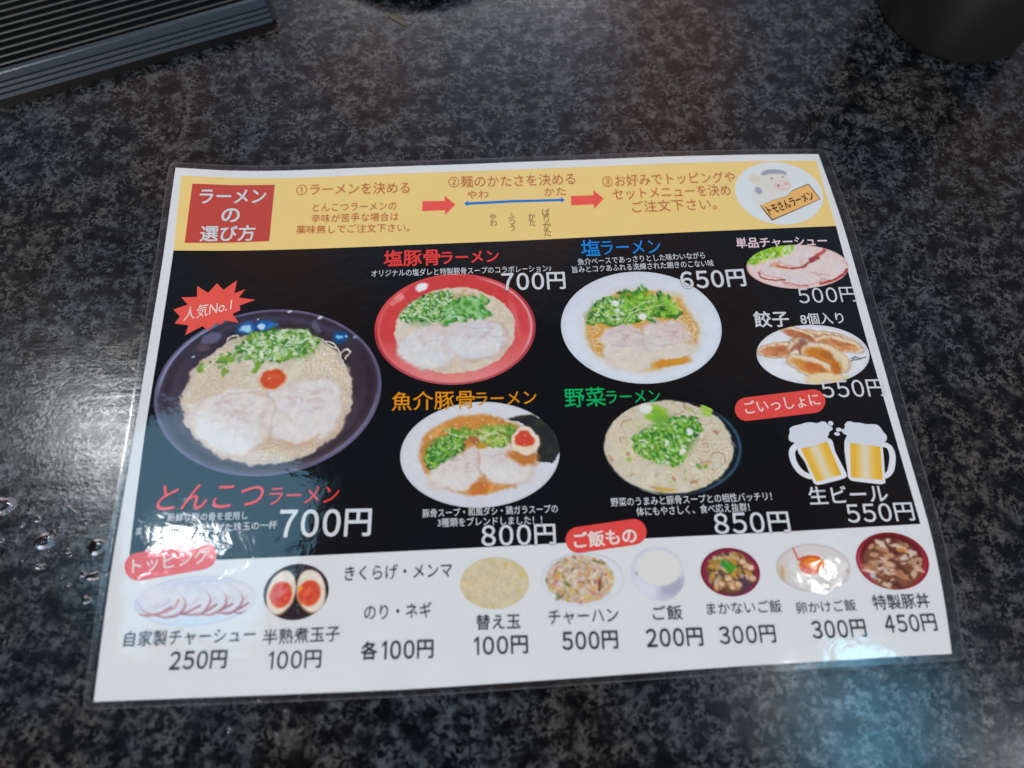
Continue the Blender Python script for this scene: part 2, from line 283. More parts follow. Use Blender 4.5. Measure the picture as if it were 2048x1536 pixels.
def ink(c):
    return np.clip(lin(c) * 1.13, 0, 0.9)


# ---------------------------------------------------------------- materials
def new_mat(name):
    m = bpy.data.materials.new(name)
    m.use_nodes = True
    return m, m.node_tree.nodes, m.node_tree.links, m.node_tree.nodes['Principled BSDF']


def film_bump(n, l, bsdf):
    """the uneven surface of the laminate: shared by every print because it reads world position"""
    g = n.new('ShaderNodeNewGeometry')
    a = n.new('ShaderNodeTexNoise')
    a.inputs['Scale'].default_value = 110
    a.inputs['Detail'].default_value = 3
    a.inputs['Distortion'].default_value = 0.6
    l.new(g.outputs['Position'], a.inputs['Vector'])
    b = n.new('ShaderNodeBump')
    b.inputs['Strength'].default_value = 1.0
    b.inputs['Distance'].default_value = 0.00011
    l.new(a.outputs['Fac'], b.inputs['Height'])
    l.new(b.outputs['Normal'], bsdf.inputs['Coat Normal'])


def print_base(m, n, l, b):
    b.inputs['Roughness'].default_value = 0.6
    b.inputs['Specular IOR Level'].default_value = 0.0
    b.inputs['Coat Weight'].default_value = 1.0
    b.inputs['Coat Roughness'].default_value = 0.06
    b.inputs['Coat IOR'].default_value = 1.5
    film_bump(n, l, b)


_pm = {}


def print_mat(name, rgb):
    if name in _pm:
        return _pm[name]
    m, n, l, b = new_mat('print_' + name)
    c = ink(rgb)
    g = n.new('ShaderNodeNewGeometry')
    t = n.new('ShaderNodeTexNoise')
    t.inputs['Scale'].default_value = 60
    t.inputs['Detail'].default_value = 4
    l.new(g.outputs['Position'], t.inputs['Vector'])
    mx = n.new('ShaderNodeMix')
    mx.data_type = 'RGBA'
    mx.inputs[6].default_value = (*(c * 0.96), 1)
    mx.inputs[7].default_value = (*np.clip(c * 1.04, 0, 1), 1)
    l.new(t.outputs['Fac'], mx.inputs[0])
    l.new(mx.outputs[2], b.inputs['Base Color'])
    print_base(m, n, l, b)
    _pm[name] = m
    return m


def picture_mat():
    if 'pic' in _pm:
        return _pm['pic']
    m, n, l, b = new_mat('print_photo')
    a = n.new('ShaderNodeVertexColor')
    a.layer_name = 'ink'
    l.new(a.outputs['Color'], b.inputs['Base Color'])
    print_base(m, n, l, b)
    _pm['pic'] = m
    return m


INK = dict(white=(205, 208, 210), brown=(186, 108, 62), olive=(135, 112, 66), red=(222, 62, 58), blue=(20, 132, 216),
           green=(8, 172, 92), orange=(222, 142, 16), pink=(226, 200, 204), cream=(236, 208, 200), dark=(52, 54, 62),
           ink=(52, 30, 12), paper=(214, 217, 216), band=(238, 201, 126), panel=(17, 18, 21), box=(188, 70, 62),
           arrow=(231, 86, 76), scale=(14, 118, 200), badge=(220, 74, 68), burst=(228, 86, 74), outline=(36, 36, 40),
           grey=(122, 124, 126), foam=(206, 212, 218), glass=(216, 220, 224), board=(232, 178, 104), boardedge=(120, 84, 66))


def pm(k):
    return print_mat(k, INK[k])


# ---------------------------------------------------------------- object helpers
def link(o, parent=None):
    COL.objects.link(o)
    if parent is not None:
        o.parent = parent
    return o


def tag(o, label=None, cat=None, group=None, kind=None):
    for k, v in (('label', label), ('category', cat), ('group', group), ('kind', kind)):
        if v:
            o[k] = v
    return o


def sheet_mesh(name, U, V, faces, layer, mat, parent, cols=None):
    """a printed shape laid on the wavy sheet, with the sheet's own normals"""
    U = np.asarray(U, float)
    V = np.asarray(V, float)
    N = nrm(U, V)
    Z = surf(U, V)
    co = np.stack([U, V, Z], -1) + N * (layer * LAYER)
    me = bpy.data.meshes.new(name)
    me.from_pydata((co * MM).tolist(), [], faces)
    me.update()
    me.polygons.foreach_set('use_smooth', [True] * len(me.polygons))
    me.normals_split_custom_set_from_vertices(N.tolist())
    me.materials.append(mat)
    if cols is not None:
        ca = me.color_attributes.new('ink', 'FLOAT_COLOR', 'POINT')
        ca.data.foreach_set('color', np.concatenate([cols, np.ones((len(cols), 1))], 1).astype(np.float32).ravel())
    o = bpy.data.objects.new(name, me)
    return link(o, parent)


def resample(pts, n):
    p = np.array(pts, float)
    d = np.r_[0, np.cumsum(np.hypot(*np.diff(p, axis=0).T))]
    s = np.linspace(0, d[-1], 400)
    x = np.interp(s, d, p[:, 0])
    y = np.interp(s, d, p[:, 1])
    k = np.ones(41) / 41
    xs = x.copy(); ys = y.copy()
    pad = 20
    xp = np.r_[2 * x[0] - x[pad:0:-1], x, 2 * x[-1] - x[-2:-pad - 2:-1]]
    yp = np.r_[2 * y[0] - y[pad:0:-1], y, 2 * y[-1] - y[-2:-pad - 2:-1]]
    xs = np.convolve(xp, k, 'valid'); ys = np.convolve(yp, k, 'valid')
    t = np.linspace(0, 399, n)
    return np.interp(t, np.arange(400), xs), np.interp(t, np.arange(400), ys)


def coons(P, nu, nv):
    T = np.array(resample(P['top'], nu)); B = np.array(resample(P['bottom'], nu))
    L = np.array(resample(P['left'], nv)); Rr = np.array(resample(P['right'], nv))
    u = np.linspace(0, 1, nu)[None, :, None]; v = np.linspace(0, 1, nv)[:, None, None]
    T, B, L, Rr = T.T[None], B.T[None], L.T[:, None], Rr.T[:, None]
    c00, c10, c01, c11 = [0.5 * (a + b) for a, b in ((T[:, :1], L[:1]), (T[:, -1:], Rr[:1]), (B[:, :1], L[-1:]), (B[:, -1:], Rr[-1:]))]
    S = (1 - v) * T + v * B + (1 - u) * L + u * Rr - ((1 - u) * (1 - v) * c00 + u * (1 - v) * c10 + (1 - u) * v * c01 + u * v * c11)
    return S


def grid_faces(nu, nv):
    return [(j * nu + i, (j + 1) * nu + i, (j + 1) * nu + i + 1, j * nu + i + 1) for j in range(nv - 1) for i in range(nu - 1)]


def patch(name, P, nu, nv, layer, mat, parent):
    S = coons(P, nu, nv)
    return sheet_mesh(name, S[..., 0].ravel(), S[..., 1].ravel(), grid_faces(nu, nv), layer, mat, parent)


def smooth_closed(pts, n=8):
    p = np.array(pts, float)
    k = len(p)
    out = []
    for i in range(k):
        p0, p1, p2, p3 = p[i - 1], p[i], p[(i + 1) % k], p[(i + 2) % k]
        for t in np.arange(n) / n:
            out.append(0.5 * (2 * p1 + (p2 - p0) * t + (2 * p0 - 5 * p1 + 4 * p2 - p3) * t * t + (3 * p1 - p0 - 3 * p2 + p3) * t ** 3))
    return out


def refine(bm, lim):
    for _ in range(7):
        es = [e for e in bm.edges if e.calc_length() > lim]
        if not es:
            break
        bmesh.ops.subdivide_edges(bm, edges=es, cuts=1)
        bmesh.ops.triangulate(bm, faces=[f for f in bm.faces if len(f.verts) > 3])


def bm_to_sheet(name, bm, layer, mat, parent):
    bm.verts.index_update()
    U = [v.co.x for v in bm.verts]
    V = [v.co.y for v in bm.verts]
    F = []
    for f in bm.faces:
        ids = [v.index for v in f.verts]
        if f.normal.z < 0:
            ids.reverse()
        F.append(ids)
    bm.free()
    return sheet_mesh(name, U, V, F, layer, mat, parent)


def shape(name, pts, layer, mat, parent, lim=5.0):
    bm = bmesh.new()
    vs = [bm.verts.new((float(x), float(y), 0)) for x, y in pts]
    f = bm.faces.new(vs)
    bm.normal_update()
    bmesh.ops.triangulate(bm, faces=[f])
    refine(bm, lim)
    bm.normal_update()
    return bm_to_sheet(name, bm, layer, mat, parent)


_tmp = bpy.data.curves.new('lettering', 'FONT')
_tmo = bpy.data.objects.new('lettering', _tmp)
COL.objects.link(_tmo)


_gc = {}


def one_glyph(body):
    if body not in _gc:
        _tmp.body = body
        _tmp.resolution_u = 4
        _tmp.align_x = 'CENTER' if '\n' in body else 'LEFT'
        _tmp.space_line = 0.8
        bpy.context.view_layer.update()
        dg = bpy.context.evaluated_depsgraph_get()
        me = bpy.data.meshes.new_from_object(_tmo.evaluated_get(dg))
        bm = bmesh.new()
        bm.from_mesh(me)
        bpy.data.meshes.remove(me)
        bmesh.ops.triangulate(bm, faces=bm.faces[:])
        co = np.array([v.co[:2] for v in bm.verts])
        tri = [[v.index for v in f.verts] if f.normal.z > 0 else [v.index for v in f.verts][::-1] for f in bm.faces]
        bm.free()
        _gc[body] = (co, tri)
    return _gc[body]


ONE = (np.array([(.68, 0), (1, 0), (1, 1), (.74, 1), (0, .80), (0, .71), (.68, .87)]), [(0, 1, 6), (1, 2, 6), (2, 3, 6), (3, 4, 5), (3, 5, 6)])


def glyphs(body):
    if body[-1] != '円':
        return one_glyph(body)
    # prices: wide round figures and a square yen sign, evenly spaced
    x = 0.0
    CO, TR, k = [], [], 0
    for ch in body:
        co, tri = ONE if ch == '1' else one_glyph(chr(ord(ch) + 0xFEE0) if ch.isdigit() else ch)
        lo, hi = co.min(0), co.max(0)
        w = .95 if not ch.isdigit() else (.27 if ch == '1' else .62)
        if ch == '1':
            x += .10
        q = (co - lo) / (hi - lo)
        hh = 1.0 if ch != '円' else 1.0
        CO.append(np.c_[q[:, 0] * w + x, q[:, 1] * hh])
        TR += [[i + k for i in t] for t in tri]
        k += len(co)
        x += w + (.19 if ch != '1' else .24)
    return np.concatenate(CO), TR


def lettering(parent, name, body, x0, y0, x1, y1, h, col, w, layer, shear, ref=None):
    co, tri = glyphs(body)
    lo, hi = co.min(0), co.max(0)
    if ref is not None:
        lo, hi = ref
    dx, dy = x1 - x0, y1 - y0
    Ln = math.hypot(dx, dy)
    ex = np.array([dx, dy]) / Ln
    ey = np.array([-ex[1], ex[0]])
    ctr = np.array([(x0 + x1) / 2, (y0 + y1) / 2])
    a = ((co[:, 0] - lo[0]) / (hi[0] - lo[0]) - 0.5) * Ln
    b = ((co[:, 1] - lo[1]) / (hi[1] - lo[1]) - 0.5) * h
    if shear:
        a = a * (1 - shear * h / Ln) + b * shear
    em = Ln / (hi[0] - lo[0])
    d = w * (em if body[-1] != '円' else h * 1.05)
    offs = [(0, 0)] if d < 1e-6 else [(d * math.cos(t), d * math.sin(t)) for t in np.arange(8 if w > .01 else 4) * math.pi / (4 if w > .01 else 2)] + [(0, 0)]
    U, V, F, Lr = [], [], [], []
    for i, (ox, oy) in enumerate(offs):
        k = len(U)
        p = ctr[None] + (a + ox)[:, None] * ex[None] + (b + oy)[:, None] * ey[None]
        U += p[:, 0].tolist(); V += p[:, 1].tolist()
        F += [[q + k for q in t] for t in tri]
        Lr += [layer + .025 * i] * len(p)
    return sheet_mesh(name, U, V, F, np.array(Lr)[:, None], pm(col), parent), (lo, hi)


# ---------------------------------------------------------------- painting kit for the printed food photographs
def vnoise(x, y, seed=0):
    xi = np.floor(x).astype(np.int64); yi = np.floor(y).astype(np.int64)
    xf = x - xi; yf = y - yi
    xf = xf * xf * (3 - 2 * xf); yf = yf * yf * (3 - 2 * yf)

    def h(a, b):
        q = (a * 374761393 + b * 668265263 + seed * 362437) & 0x7fffffff
        q = ((q ^ (q >> 13)) * 1274126177) & 0x7fffffff
        return ((q ^ (q >> 16)) & 0xffff) / 65535.0
    return (h(xi, yi) * (1 - xf) + h(xi + 1, yi) * xf) * (1 - yf) + (h(xi, yi + 1) * (1 - xf) + h(xi + 1, yi + 1) * xf) * yf


def fbm(x, y, seed=0, o=4):
    s = 0; a = 0.5; t = 0
    for k in range(o):
        s = s + a * vnoise(x * 2 ** k, y * 2 ** k, seed + k * 17); t += a; a *= 0.55
    return s / t


class Photo:
    """colours of a printed round photograph, one per vertex; x to the right, y to the top, unit disc; a = width / height"""

    def __init__(s, key, pitch=0.36, seed=1, warp=1.0):
        cx, cy, rx, ry = ELL[key]
        s.cx, s.cy, s.rx, s.ry = cx, cy, rx, ry
        n = max(24, int(2 * rx / pitch)); m = max(24, int(2 * ry / pitch))
        a = np.linspace(-1, 1, n); b = np.linspace(1, -1, m)
        A, B = np.meshgrid(a, b)
        s.X = (A * np.sqrt(1 - B * B / 2)).ravel(); s.Y = (B * np.sqrt(1 - A * A / 2)).ravel()
        s.n, s.m = n, m
        s.k = rx / ry
        s.R = np.hypot(s.X, s.Y)
        s.TX, s.TY = s.X, s.Y
        if warp:
            f = rx / 4.2
            wx = (fbm(s.X * f + 3, s.Y * f / s.k + 5, seed + 200, 3) - .5) * .075 + (fbm(s.X * f * 3.3, s.Y * f * 3.3 / s.k, seed + 210, 2) - .5) * .017
            wy = (fbm(s.X * f + 13, s.Y * f / s.k + 25, seed + 220, 3) - .5) * .075 + (fbm(s.X * f * 3.3 + 9, s.Y * f * 3.3 / s.k, seed + 230, 2) - .5) * .017
            fade = warp * np.clip((1 - s.R) / .12, 0, 1)
            s.X = s.X + wx * fade; s.Y = s.Y + wy * fade * s.k * .8
        s.C = np.zeros((len(s.X), 3))
        s.rg = random.Random(seed)
        s.seed = seed
        s.px = 1.0 / rx * 0.35

    def mix(s, al, c):
        c = np.asarray(c, float)
        s.C += (c - s.C) * np.clip(al, 0, 1)[:, None]

    def fill(s, c):
        s.C[:] = c

    def dist(s, cx, cy, rx, ry, rot=0.0, wob=0.0, wf=6, seed=0):
        x = (s.X - cx) * s.k; y = s.Y - cy
        c, q = math.cos(rot), math.sin(rot)
        u = (x * c + y * q) / (rx * s.k); v = (-x * q + y * c) / ry
        d = np.hypot(u, v)
        if wob:
            d = d + wob * (fbm(s.X * wf * s.k + 7, s.Y * wf + 3, seed + s.seed) - 0.5) * 2
        return d

    def blob(s, cx, cy, rx, ry, c, soft=0.12, rot=0.0, wob=0.0, al=1.0, wf=6, seed=0):
        d = s.dist(cx, cy, rx, ry, rot, wob, wf, seed)
        s.mix(al * np.clip((1 - d) / soft + 0.5, 0, 1), c)
        return d

    def ring(s, cx, cy, rx, ry, w, c, soft=0.03, rot=0.0, wob=0.0, al=1.0, seed=0, ang=None):
        keep = s.X, s.Y
        s.X, s.Y = s.TX, s.TY
        d = s.dist(cx, cy, rx, ry, rot, wob, 6, seed)
        s.X, s.Y = keep
        a = np.clip((w - np.abs(d - 1)) / soft + 0.5, 0, 1)
        if ang:
            t = np.degrees(np.arctan2(s.Y - cy, s.X - cx))
            dd = np.abs((t - ang[0] + 180) % 360 - 180)
            a = a * np.clip((ang[1] - dd) / 15, 0, 1)
        s.mix(a * al, c)

    def stroke(s, pts, w, c, al=1.0, soft=None):
        P = np.array(pts, float)
        if 2 < len(P) < 7:
            Q = np.vstack([2 * P[0] - P[1], P, 2 * P[-1] - P[-2]])
            t = np.linspace(0, 1, 5)[:-1, None]
            P = np.vstack([0.5 * (2 * b + (c - a) * t + (2 * a - 5 * b + 4 * c - d) * t * t + (3 * b - a - 3 * c + d) * t ** 3) for a, b, c, d in zip(Q[:-3], Q[1:-2], Q[2:-1], Q[3:])] + [P[-1:]])
        lo = P.min(0) - w * 2 - .02; hi = P.max(0) + w * 2 + .02
        I = np.where((s.X > lo[0]) & (s.X < hi[0]) & (s.Y > lo[1]) & (s.Y < hi[1]))[0]
        if not len(I):
            return
        x = s.X[I] * s.k; y = s.Y[I]
        D = np.full(len(I), 9.0)
        for (ax, ay), (bx, by) in zip(P[:-1], P[1:]):
            ax, bx = ax * s.k, bx * s.k
            vx, vy = bx - ax, by - ay
            t = np.clip(((x - ax) * vx + (y - ay) * vy) / (vx * vx + vy * vy + 1e-9), 0, 1)
            D = np.minimum(D, np.hypot(x - ax - t * vx, y - ay - t * vy))
        soft = soft or w * 0.6
        a = np.clip((w - D) / soft + 0.5, 0, 1) * al
        s.C[I] += (np.asarray(c, float) - s.C[I]) * a[:, None]

    def spot(s, x, y, r, c, al=1.0, asp=1.0, rot=0.0):
        q = r * max(asp, 1) * 1.6
        I = np.where((np.abs(s.X - x) * s.k < q) & (np.abs(s.Y - y) < q))[0]
        if not len(I):
            return
        dx = (s.X[I] - x) * s.k; dy = s.Y[I] - y
        c_, q_ = math.cos(rot), math.sin(rot)
        d = np.hypot((dx * c_ + dy * q_) / asp, -dx * q_ + dy * c_) / r
        a = np.clip((1 - d) / 0.45 + 0.5, 0, 1) * al
        s.C[I] += (np.asarray(c, float) - s.C[I]) * a[:, None]

    def scatter(s, n, inside, r, cols, al=0.9, asp=(1, 1.8)):
        k = 0
        for _ in range(n * 30):
            x, y = s.rg.uniform(-1, 1), s.rg.uniform(-1, 1)
            if not inside(x, y):
                continue
            s.spot(x, y, s.rg.uniform(*r), s.rg.choice(cols), al, s.rg.uniform(*asp), s.rg.uniform(0, 3.14))
            k += 1
            if k >= n:
                break

    def noodles(s, n, inside, length, w, light, dark, curl=1.0, al=1.0):
        for _ in range(n * 20):
            if n <= 0:
                break
            x, y = s.rg.uniform(-1, 1), s.rg.uniform(-1, 1)
            if not inside(x, y):
                continue
            n -= 1
            a = s.rg.uniform(0, 6.28); da = s.rg.uniform(-curl, curl)
            P = [(x, y)]
            for _k in range(7):
                a += da / 6
                x += math.cos(a) * length / 7 / s.k; y += math.sin(a) * length / 7
                if not inside(x, y):
                    break
                P.append((x, y))
            if len(P) > 1:
                s.stroke(P, w * 1.55, dark, 0.6 * al)
                s.stroke(P, w, light, 0.9 * al)

    def grain(s, amp, f=9, mask=None):
        g = (fbm(s.X * f * s.k, s.Y * f, s.seed + 91) - 0.5) * 2 * amp
        s.C += (g if mask is None else g * mask)[:, None]

    def pork(s, cx, cy, rx, ry, rot, fat=(217, 213, 207), meat=(206, 190, 186), edge=(176, 140, 122), seed=0):
        w = .3
        s.blob(cx + .01, cy - .02, rx * 1.06, ry * 1.06, edge, 0.22, rot, w, 0.5, 3, seed)
        s.blob(cx, cy, rx, ry, fat, 0.16, rot, w, 1, 3, seed)
        lean = np.array(meat, float)
        x = s.X - cx; y = s.Y - cy
        t = fbm(x * 9 * s.k + y * 4, y * 16 - x * 5, seed + 40, 3)
        d = s.dist(cx + .02, cy + ry * .38, rx * .8, ry * .55, rot, .35, 4, seed + 3)
        s.mix(np.clip((1.05 - d) / .5, 0, 1) * np.clip((t - .36) * 2.6, 0, 1) * .7, lean)
        s.mix(np.clip((1.0 - d) / .5, 0, 1) * np.clip((t - .56) * 5, 0, 1) * .5, lean * (.90, .84, .84))
        for k in range(9):
            a = s.rg.uniform(-.5, .5) + rot
            px = cx + s.rg.uniform(-.6, .4) * rx; py = cy + ry * s.rg.uniform(-.1, .75)
            L = s.rg.uniform(.15, .4)
            s.stroke([(px, py), (px + rx * L * .5 * math.cos(a), py + ry * .1 * math.sin(a) + s.rg.uniform(-.02, .03)), (px + rx * L * math.cos(a), py)], .010, lean * (.92, .86, .86), .38, .03)
        s.blob(cx - rx * .1, cy - ry * .5, rx * .6, ry * .3, (218, 216, 211), 0.9, rot, 0.3, 0.6, 5, seed + 5)

    def greens(s, n, inside, r, dark, mid, light, asp=(1, 2.0)):
        s.scatter(int(n * .8), inside, (r[0], r[1]), dark, .8, asp)
        s.scatter(n, inside, (r[0] * .8, r[1] * .9), mid, .75, asp)
        s.scatter(int(n * .8), inside, (r[0] * .6, r[1] * .7), light, .7, asp)
        s.scatter(int(n * .5), inside, (r[0] * .4, r[1] * .5), dark + light, .6, asp)

    def finish(s, ell, amp=.026, specks=40):
        d = np.hypot((s.TX - ell[0]) / ell[2], (s.TY - ell[1]) / ell[3])
        m = np.clip((1.02 - d) / .06, 0, 1)
        f = s.rx / 1.9
        g = (fbm(s.TX * f, s.TY * f / s.k, s.seed + 300, 2) - .5) * 2.2 + (fbm(s.TX * f * 2.4, s.TY * f * 2.4 / s.k, s.seed + 310, 2) - .5) * 1.8
        s.C *= (1 + g * amp * m)[:, None]
        h = (fbm(s.TX * f * .6, s.TY * f * .6 / s.k, s.seed + 320, 3) - .5) * m
        s.C += h[:, None] * np.array([8, 0, -12])
        s.scatter(specks, inell(*ell), (.006, .014), [(232, 232, 226), (222, 226, 220)], .55, (1, 2))

    def build(s, name, parent, layer, label=None):
        C = ink(np.clip(s.C, 0, 255))
        o = sheet_mesh(name, s.cx + s.TX * s.rx, s.cy + s.TY * s.ry, grid_faces(s.n, s.m), layer, picture_mat(), parent, C)
        tag(o, label)
        return o


GREENS = [(66, 132, 44), (96, 158, 62), (138, 180, 92), (176, 202, 140), (206, 218, 190), (40, 98, 40), (120, 150, 48), (84, 150, 90)]
DEEP = [(34, 104, 50), (52, 128, 50), (86, 152, 60), (20, 78, 46), (126, 172, 64), (150, 190, 110), (196, 208, 180)]


def inell(cx, cy, rx, ry):
    return lambda x, y: ((x - cx) / rx) ** 2 + ((y - cy) / ry) ** 2 < 1


def inpoly(P):
    def f(x, y):
        r = False
        for (ax, ay), (bx, by) in zip(P, P[1:] + P[:1]):
            if (ay > y) != (by > y) and x < (bx - ax) * (y - ay) / (by - ay) + ax:
                r = not r
        return r
    return f


def p_tonkotsu():
    s = Photo('p_tonkotsu', .36, 3)
    s.fill((58, 49, 58))
    s.mix(np.clip(-s.Y * .9, 0, 1) * .75, (104, 86, 92))
    s.mix(np.clip(s.Y - .25, 0, 1) * 1.2, (46, 40, 50))
    s.mix(np.clip(-s.X - .55, 0, 1) * 1.1, (84, 76, 100))
    s.ring(0, 0, .9, .9, .03, (44, 37, 44), .06, al=.6)
    s.ring(0, 0, .985, .985, .016, (98, 92, 122), .02)
    s.ring(0, 0, .965, .965, .012, (150, 160, 196), .02, al=.85, ang=(150, 35))
    s.ring(0, 0, .965, .965, .01, (142, 150, 182), .02, al=.6, ang=(-35, 35))
    s.mix(np.clip((s.Y - .3) / .5, 0, 1) * np.clip(1 - np.abs(s.R - .88) / .08, 0, 1) * .4, (90, 96, 130))
    for x, y, rx, ry, c, al in ((-.25, .76, .1, .085, (36, 100, 172), .95), (-.26, .75, .06, .05, (168, 208, 232), .95), (-.09, .80, .075, .07, (28, 92, 168), .95),
                                (-.11, .79, .03, .035, (196, 224, 238), .9), (-.02, .79, .04, .035, (40, 120, 190), .8), (.61, .61, .07, .085, (20, 78, 140), .9), (.6, .62, .03, .03, (120, 196, 226), .9), (.66, .62, .015, .02, (150, 206, 226), .9),
                                (-.56, .66, .085, .06, (112, 112, 148), .7), (-.63, .55, .06, .05, (96, 74, 84), .8), (.13, .965, .025, .014, (206, 212, 226), .9), (.42, .88, .02, .02, (214, 220, 232), .9),
                                (.39, .77, .035, .09, (104, 106, 130), .6), (-.71, .42, .025, .02, (190, 200, 226), .8), (.75, .61, .02, .02, (140, 170, 196), .8), (-.14, .88, .012, .01, (210, 220, 230), .9)):
        s.blob(x, y, rx, ry, c, .5, .2, .15, al, 9)
    d = s.blob(0, -.08, .75, .8, (213, 204, 187), .03, 0, .025, 1, 5)
    ins = inell(0, -.08, .73, .76)
    s.mix(np.clip(1 - np.abs(d - .97) / .06, 0, 1) * .4, (176, 156, 132))
    s.blob(-.1, .15, .45, .22, (214, 206, 188), .6, 0, .2)
    s.noodles(150, lambda x, y: ins(x, y) and (x > .3), .5, .0105, (222, 211, 190), (178, 154, 124), 2.2)
    s.noodles(120, lambda x, y: ins(x, y) and x < -.2 and y > -.15, .45, .0105, (217, 208, 188), (180, 156, 126), 1.8, .8)
    s.noodles(40, lambda x, y: ins(x, y) and y > .0 and abs(x) < .4, .4, .011, (214, 205, 186), (190, 172, 144), 1.6, .6)
    s.noodles(70, lambda x, y: ins(x, y) and y < -.58, .35, .0105, (215, 202, 180), (172, 146, 114), 1.5)
    for q in ([(-.42, .56), (-.4, .64), (-.34, .66), (-.3, .6), (-.33, .55)], [(.62, .42), (.66, .47), (.7, .43), (.68, .35)], [(.4, .62), (.46, .58), (.52, .5), (.58, .46)], [(.44, .56), (.52, .56), (.6, .44), (.66, .3)]):
        s.stroke(q, .013, (150, 132, 120), .6); s.stroke(q, .008, (222, 216, 202), .95)
    s.pork(-.27, -.37, .33, .36, -.1, (217, 212, 206), (210, 198, 192), (190, 158, 136), 2)
    s.pork(.32, -.27, .35, .37, .3, (216, 211, 206), (209, 196, 192), (188, 152, 128), 8)
    s.stroke([(-.44, -.16), (-.35, -.06), (-.2, -.03), (-.08, -.06), (.0, -.1)], .012, (196, 164, 148), .5, .025)
    s.stroke([(.03, -.12), (.05, -.3), (.04, -.5), (.06, -.62)], .014, (200, 168, 142), .6, .03)
    s.stroke([(.06, -.56), (.2, -.64), (.36, -.64), (.5, -.56)], .014, (194, 150, 108), .6, .03)
    gr = inpoly([(-.33, .52), (-.2, .7), (0, .73), (.3, .72), (.42, .56), (.34, .42), (.1, .36), (-.1, .34), (-.25, .4)])
    s.blob(.05, .54, .36, .19, (108, 152, 74), .5, 0, .2, .8)
    s.greens(230, gr, (.014, .030), [(40, 98, 40), (52, 112, 40), (66, 120, 44)], [(84, 146, 56), (104, 160, 66), (120, 150, 48), (84, 150, 90)], [(150, 190, 106), (186, 208, 150), (206, 220, 190), (170, 200, 120)])
    s.scatter(70, gr, (.012, .024), [(216, 226, 210), (200, 214, 196)], .7, (1, 1.4))
    s.greens(26, inpoly([(-.62, .28), (-.5, .45), (-.3, .52), (-.22, .38), (-.4, .25)]), (.012, .026), [(40, 98, 40), (52, 112, 40), (66, 120, 44)], [(84, 146, 56), (104, 160, 66), (120, 150, 48), (84, 150, 90)], [(150, 190, 106), (186, 208, 150), (206, 220, 190), (170, 200, 120)])
    for x, y in ((-.42, .4), (-.36, .38), (-.14, .24), (-.12, .3), (-.62, .28), (-.42, .22), (.16, .4)):
        s.spot(x, y, .035, (112, 156, 48), .9, 1.6, s.rg.uniform(0, 3))
    s.blob(.02, .115, .125, .125, (222, 150, 110), .25, 0, .12, .8, 5)
    s.blob(.02, .12, .105, .115, (204, 82, 46), .14, 0, .14, 1, 5)
    s.blob(.03, .14, .05, .04, (212, 100, 66), .8, 0, .2, .7, 9)
    s.grain(7, 11)
    s.finish((0, -.08, .75, .8))
    return s


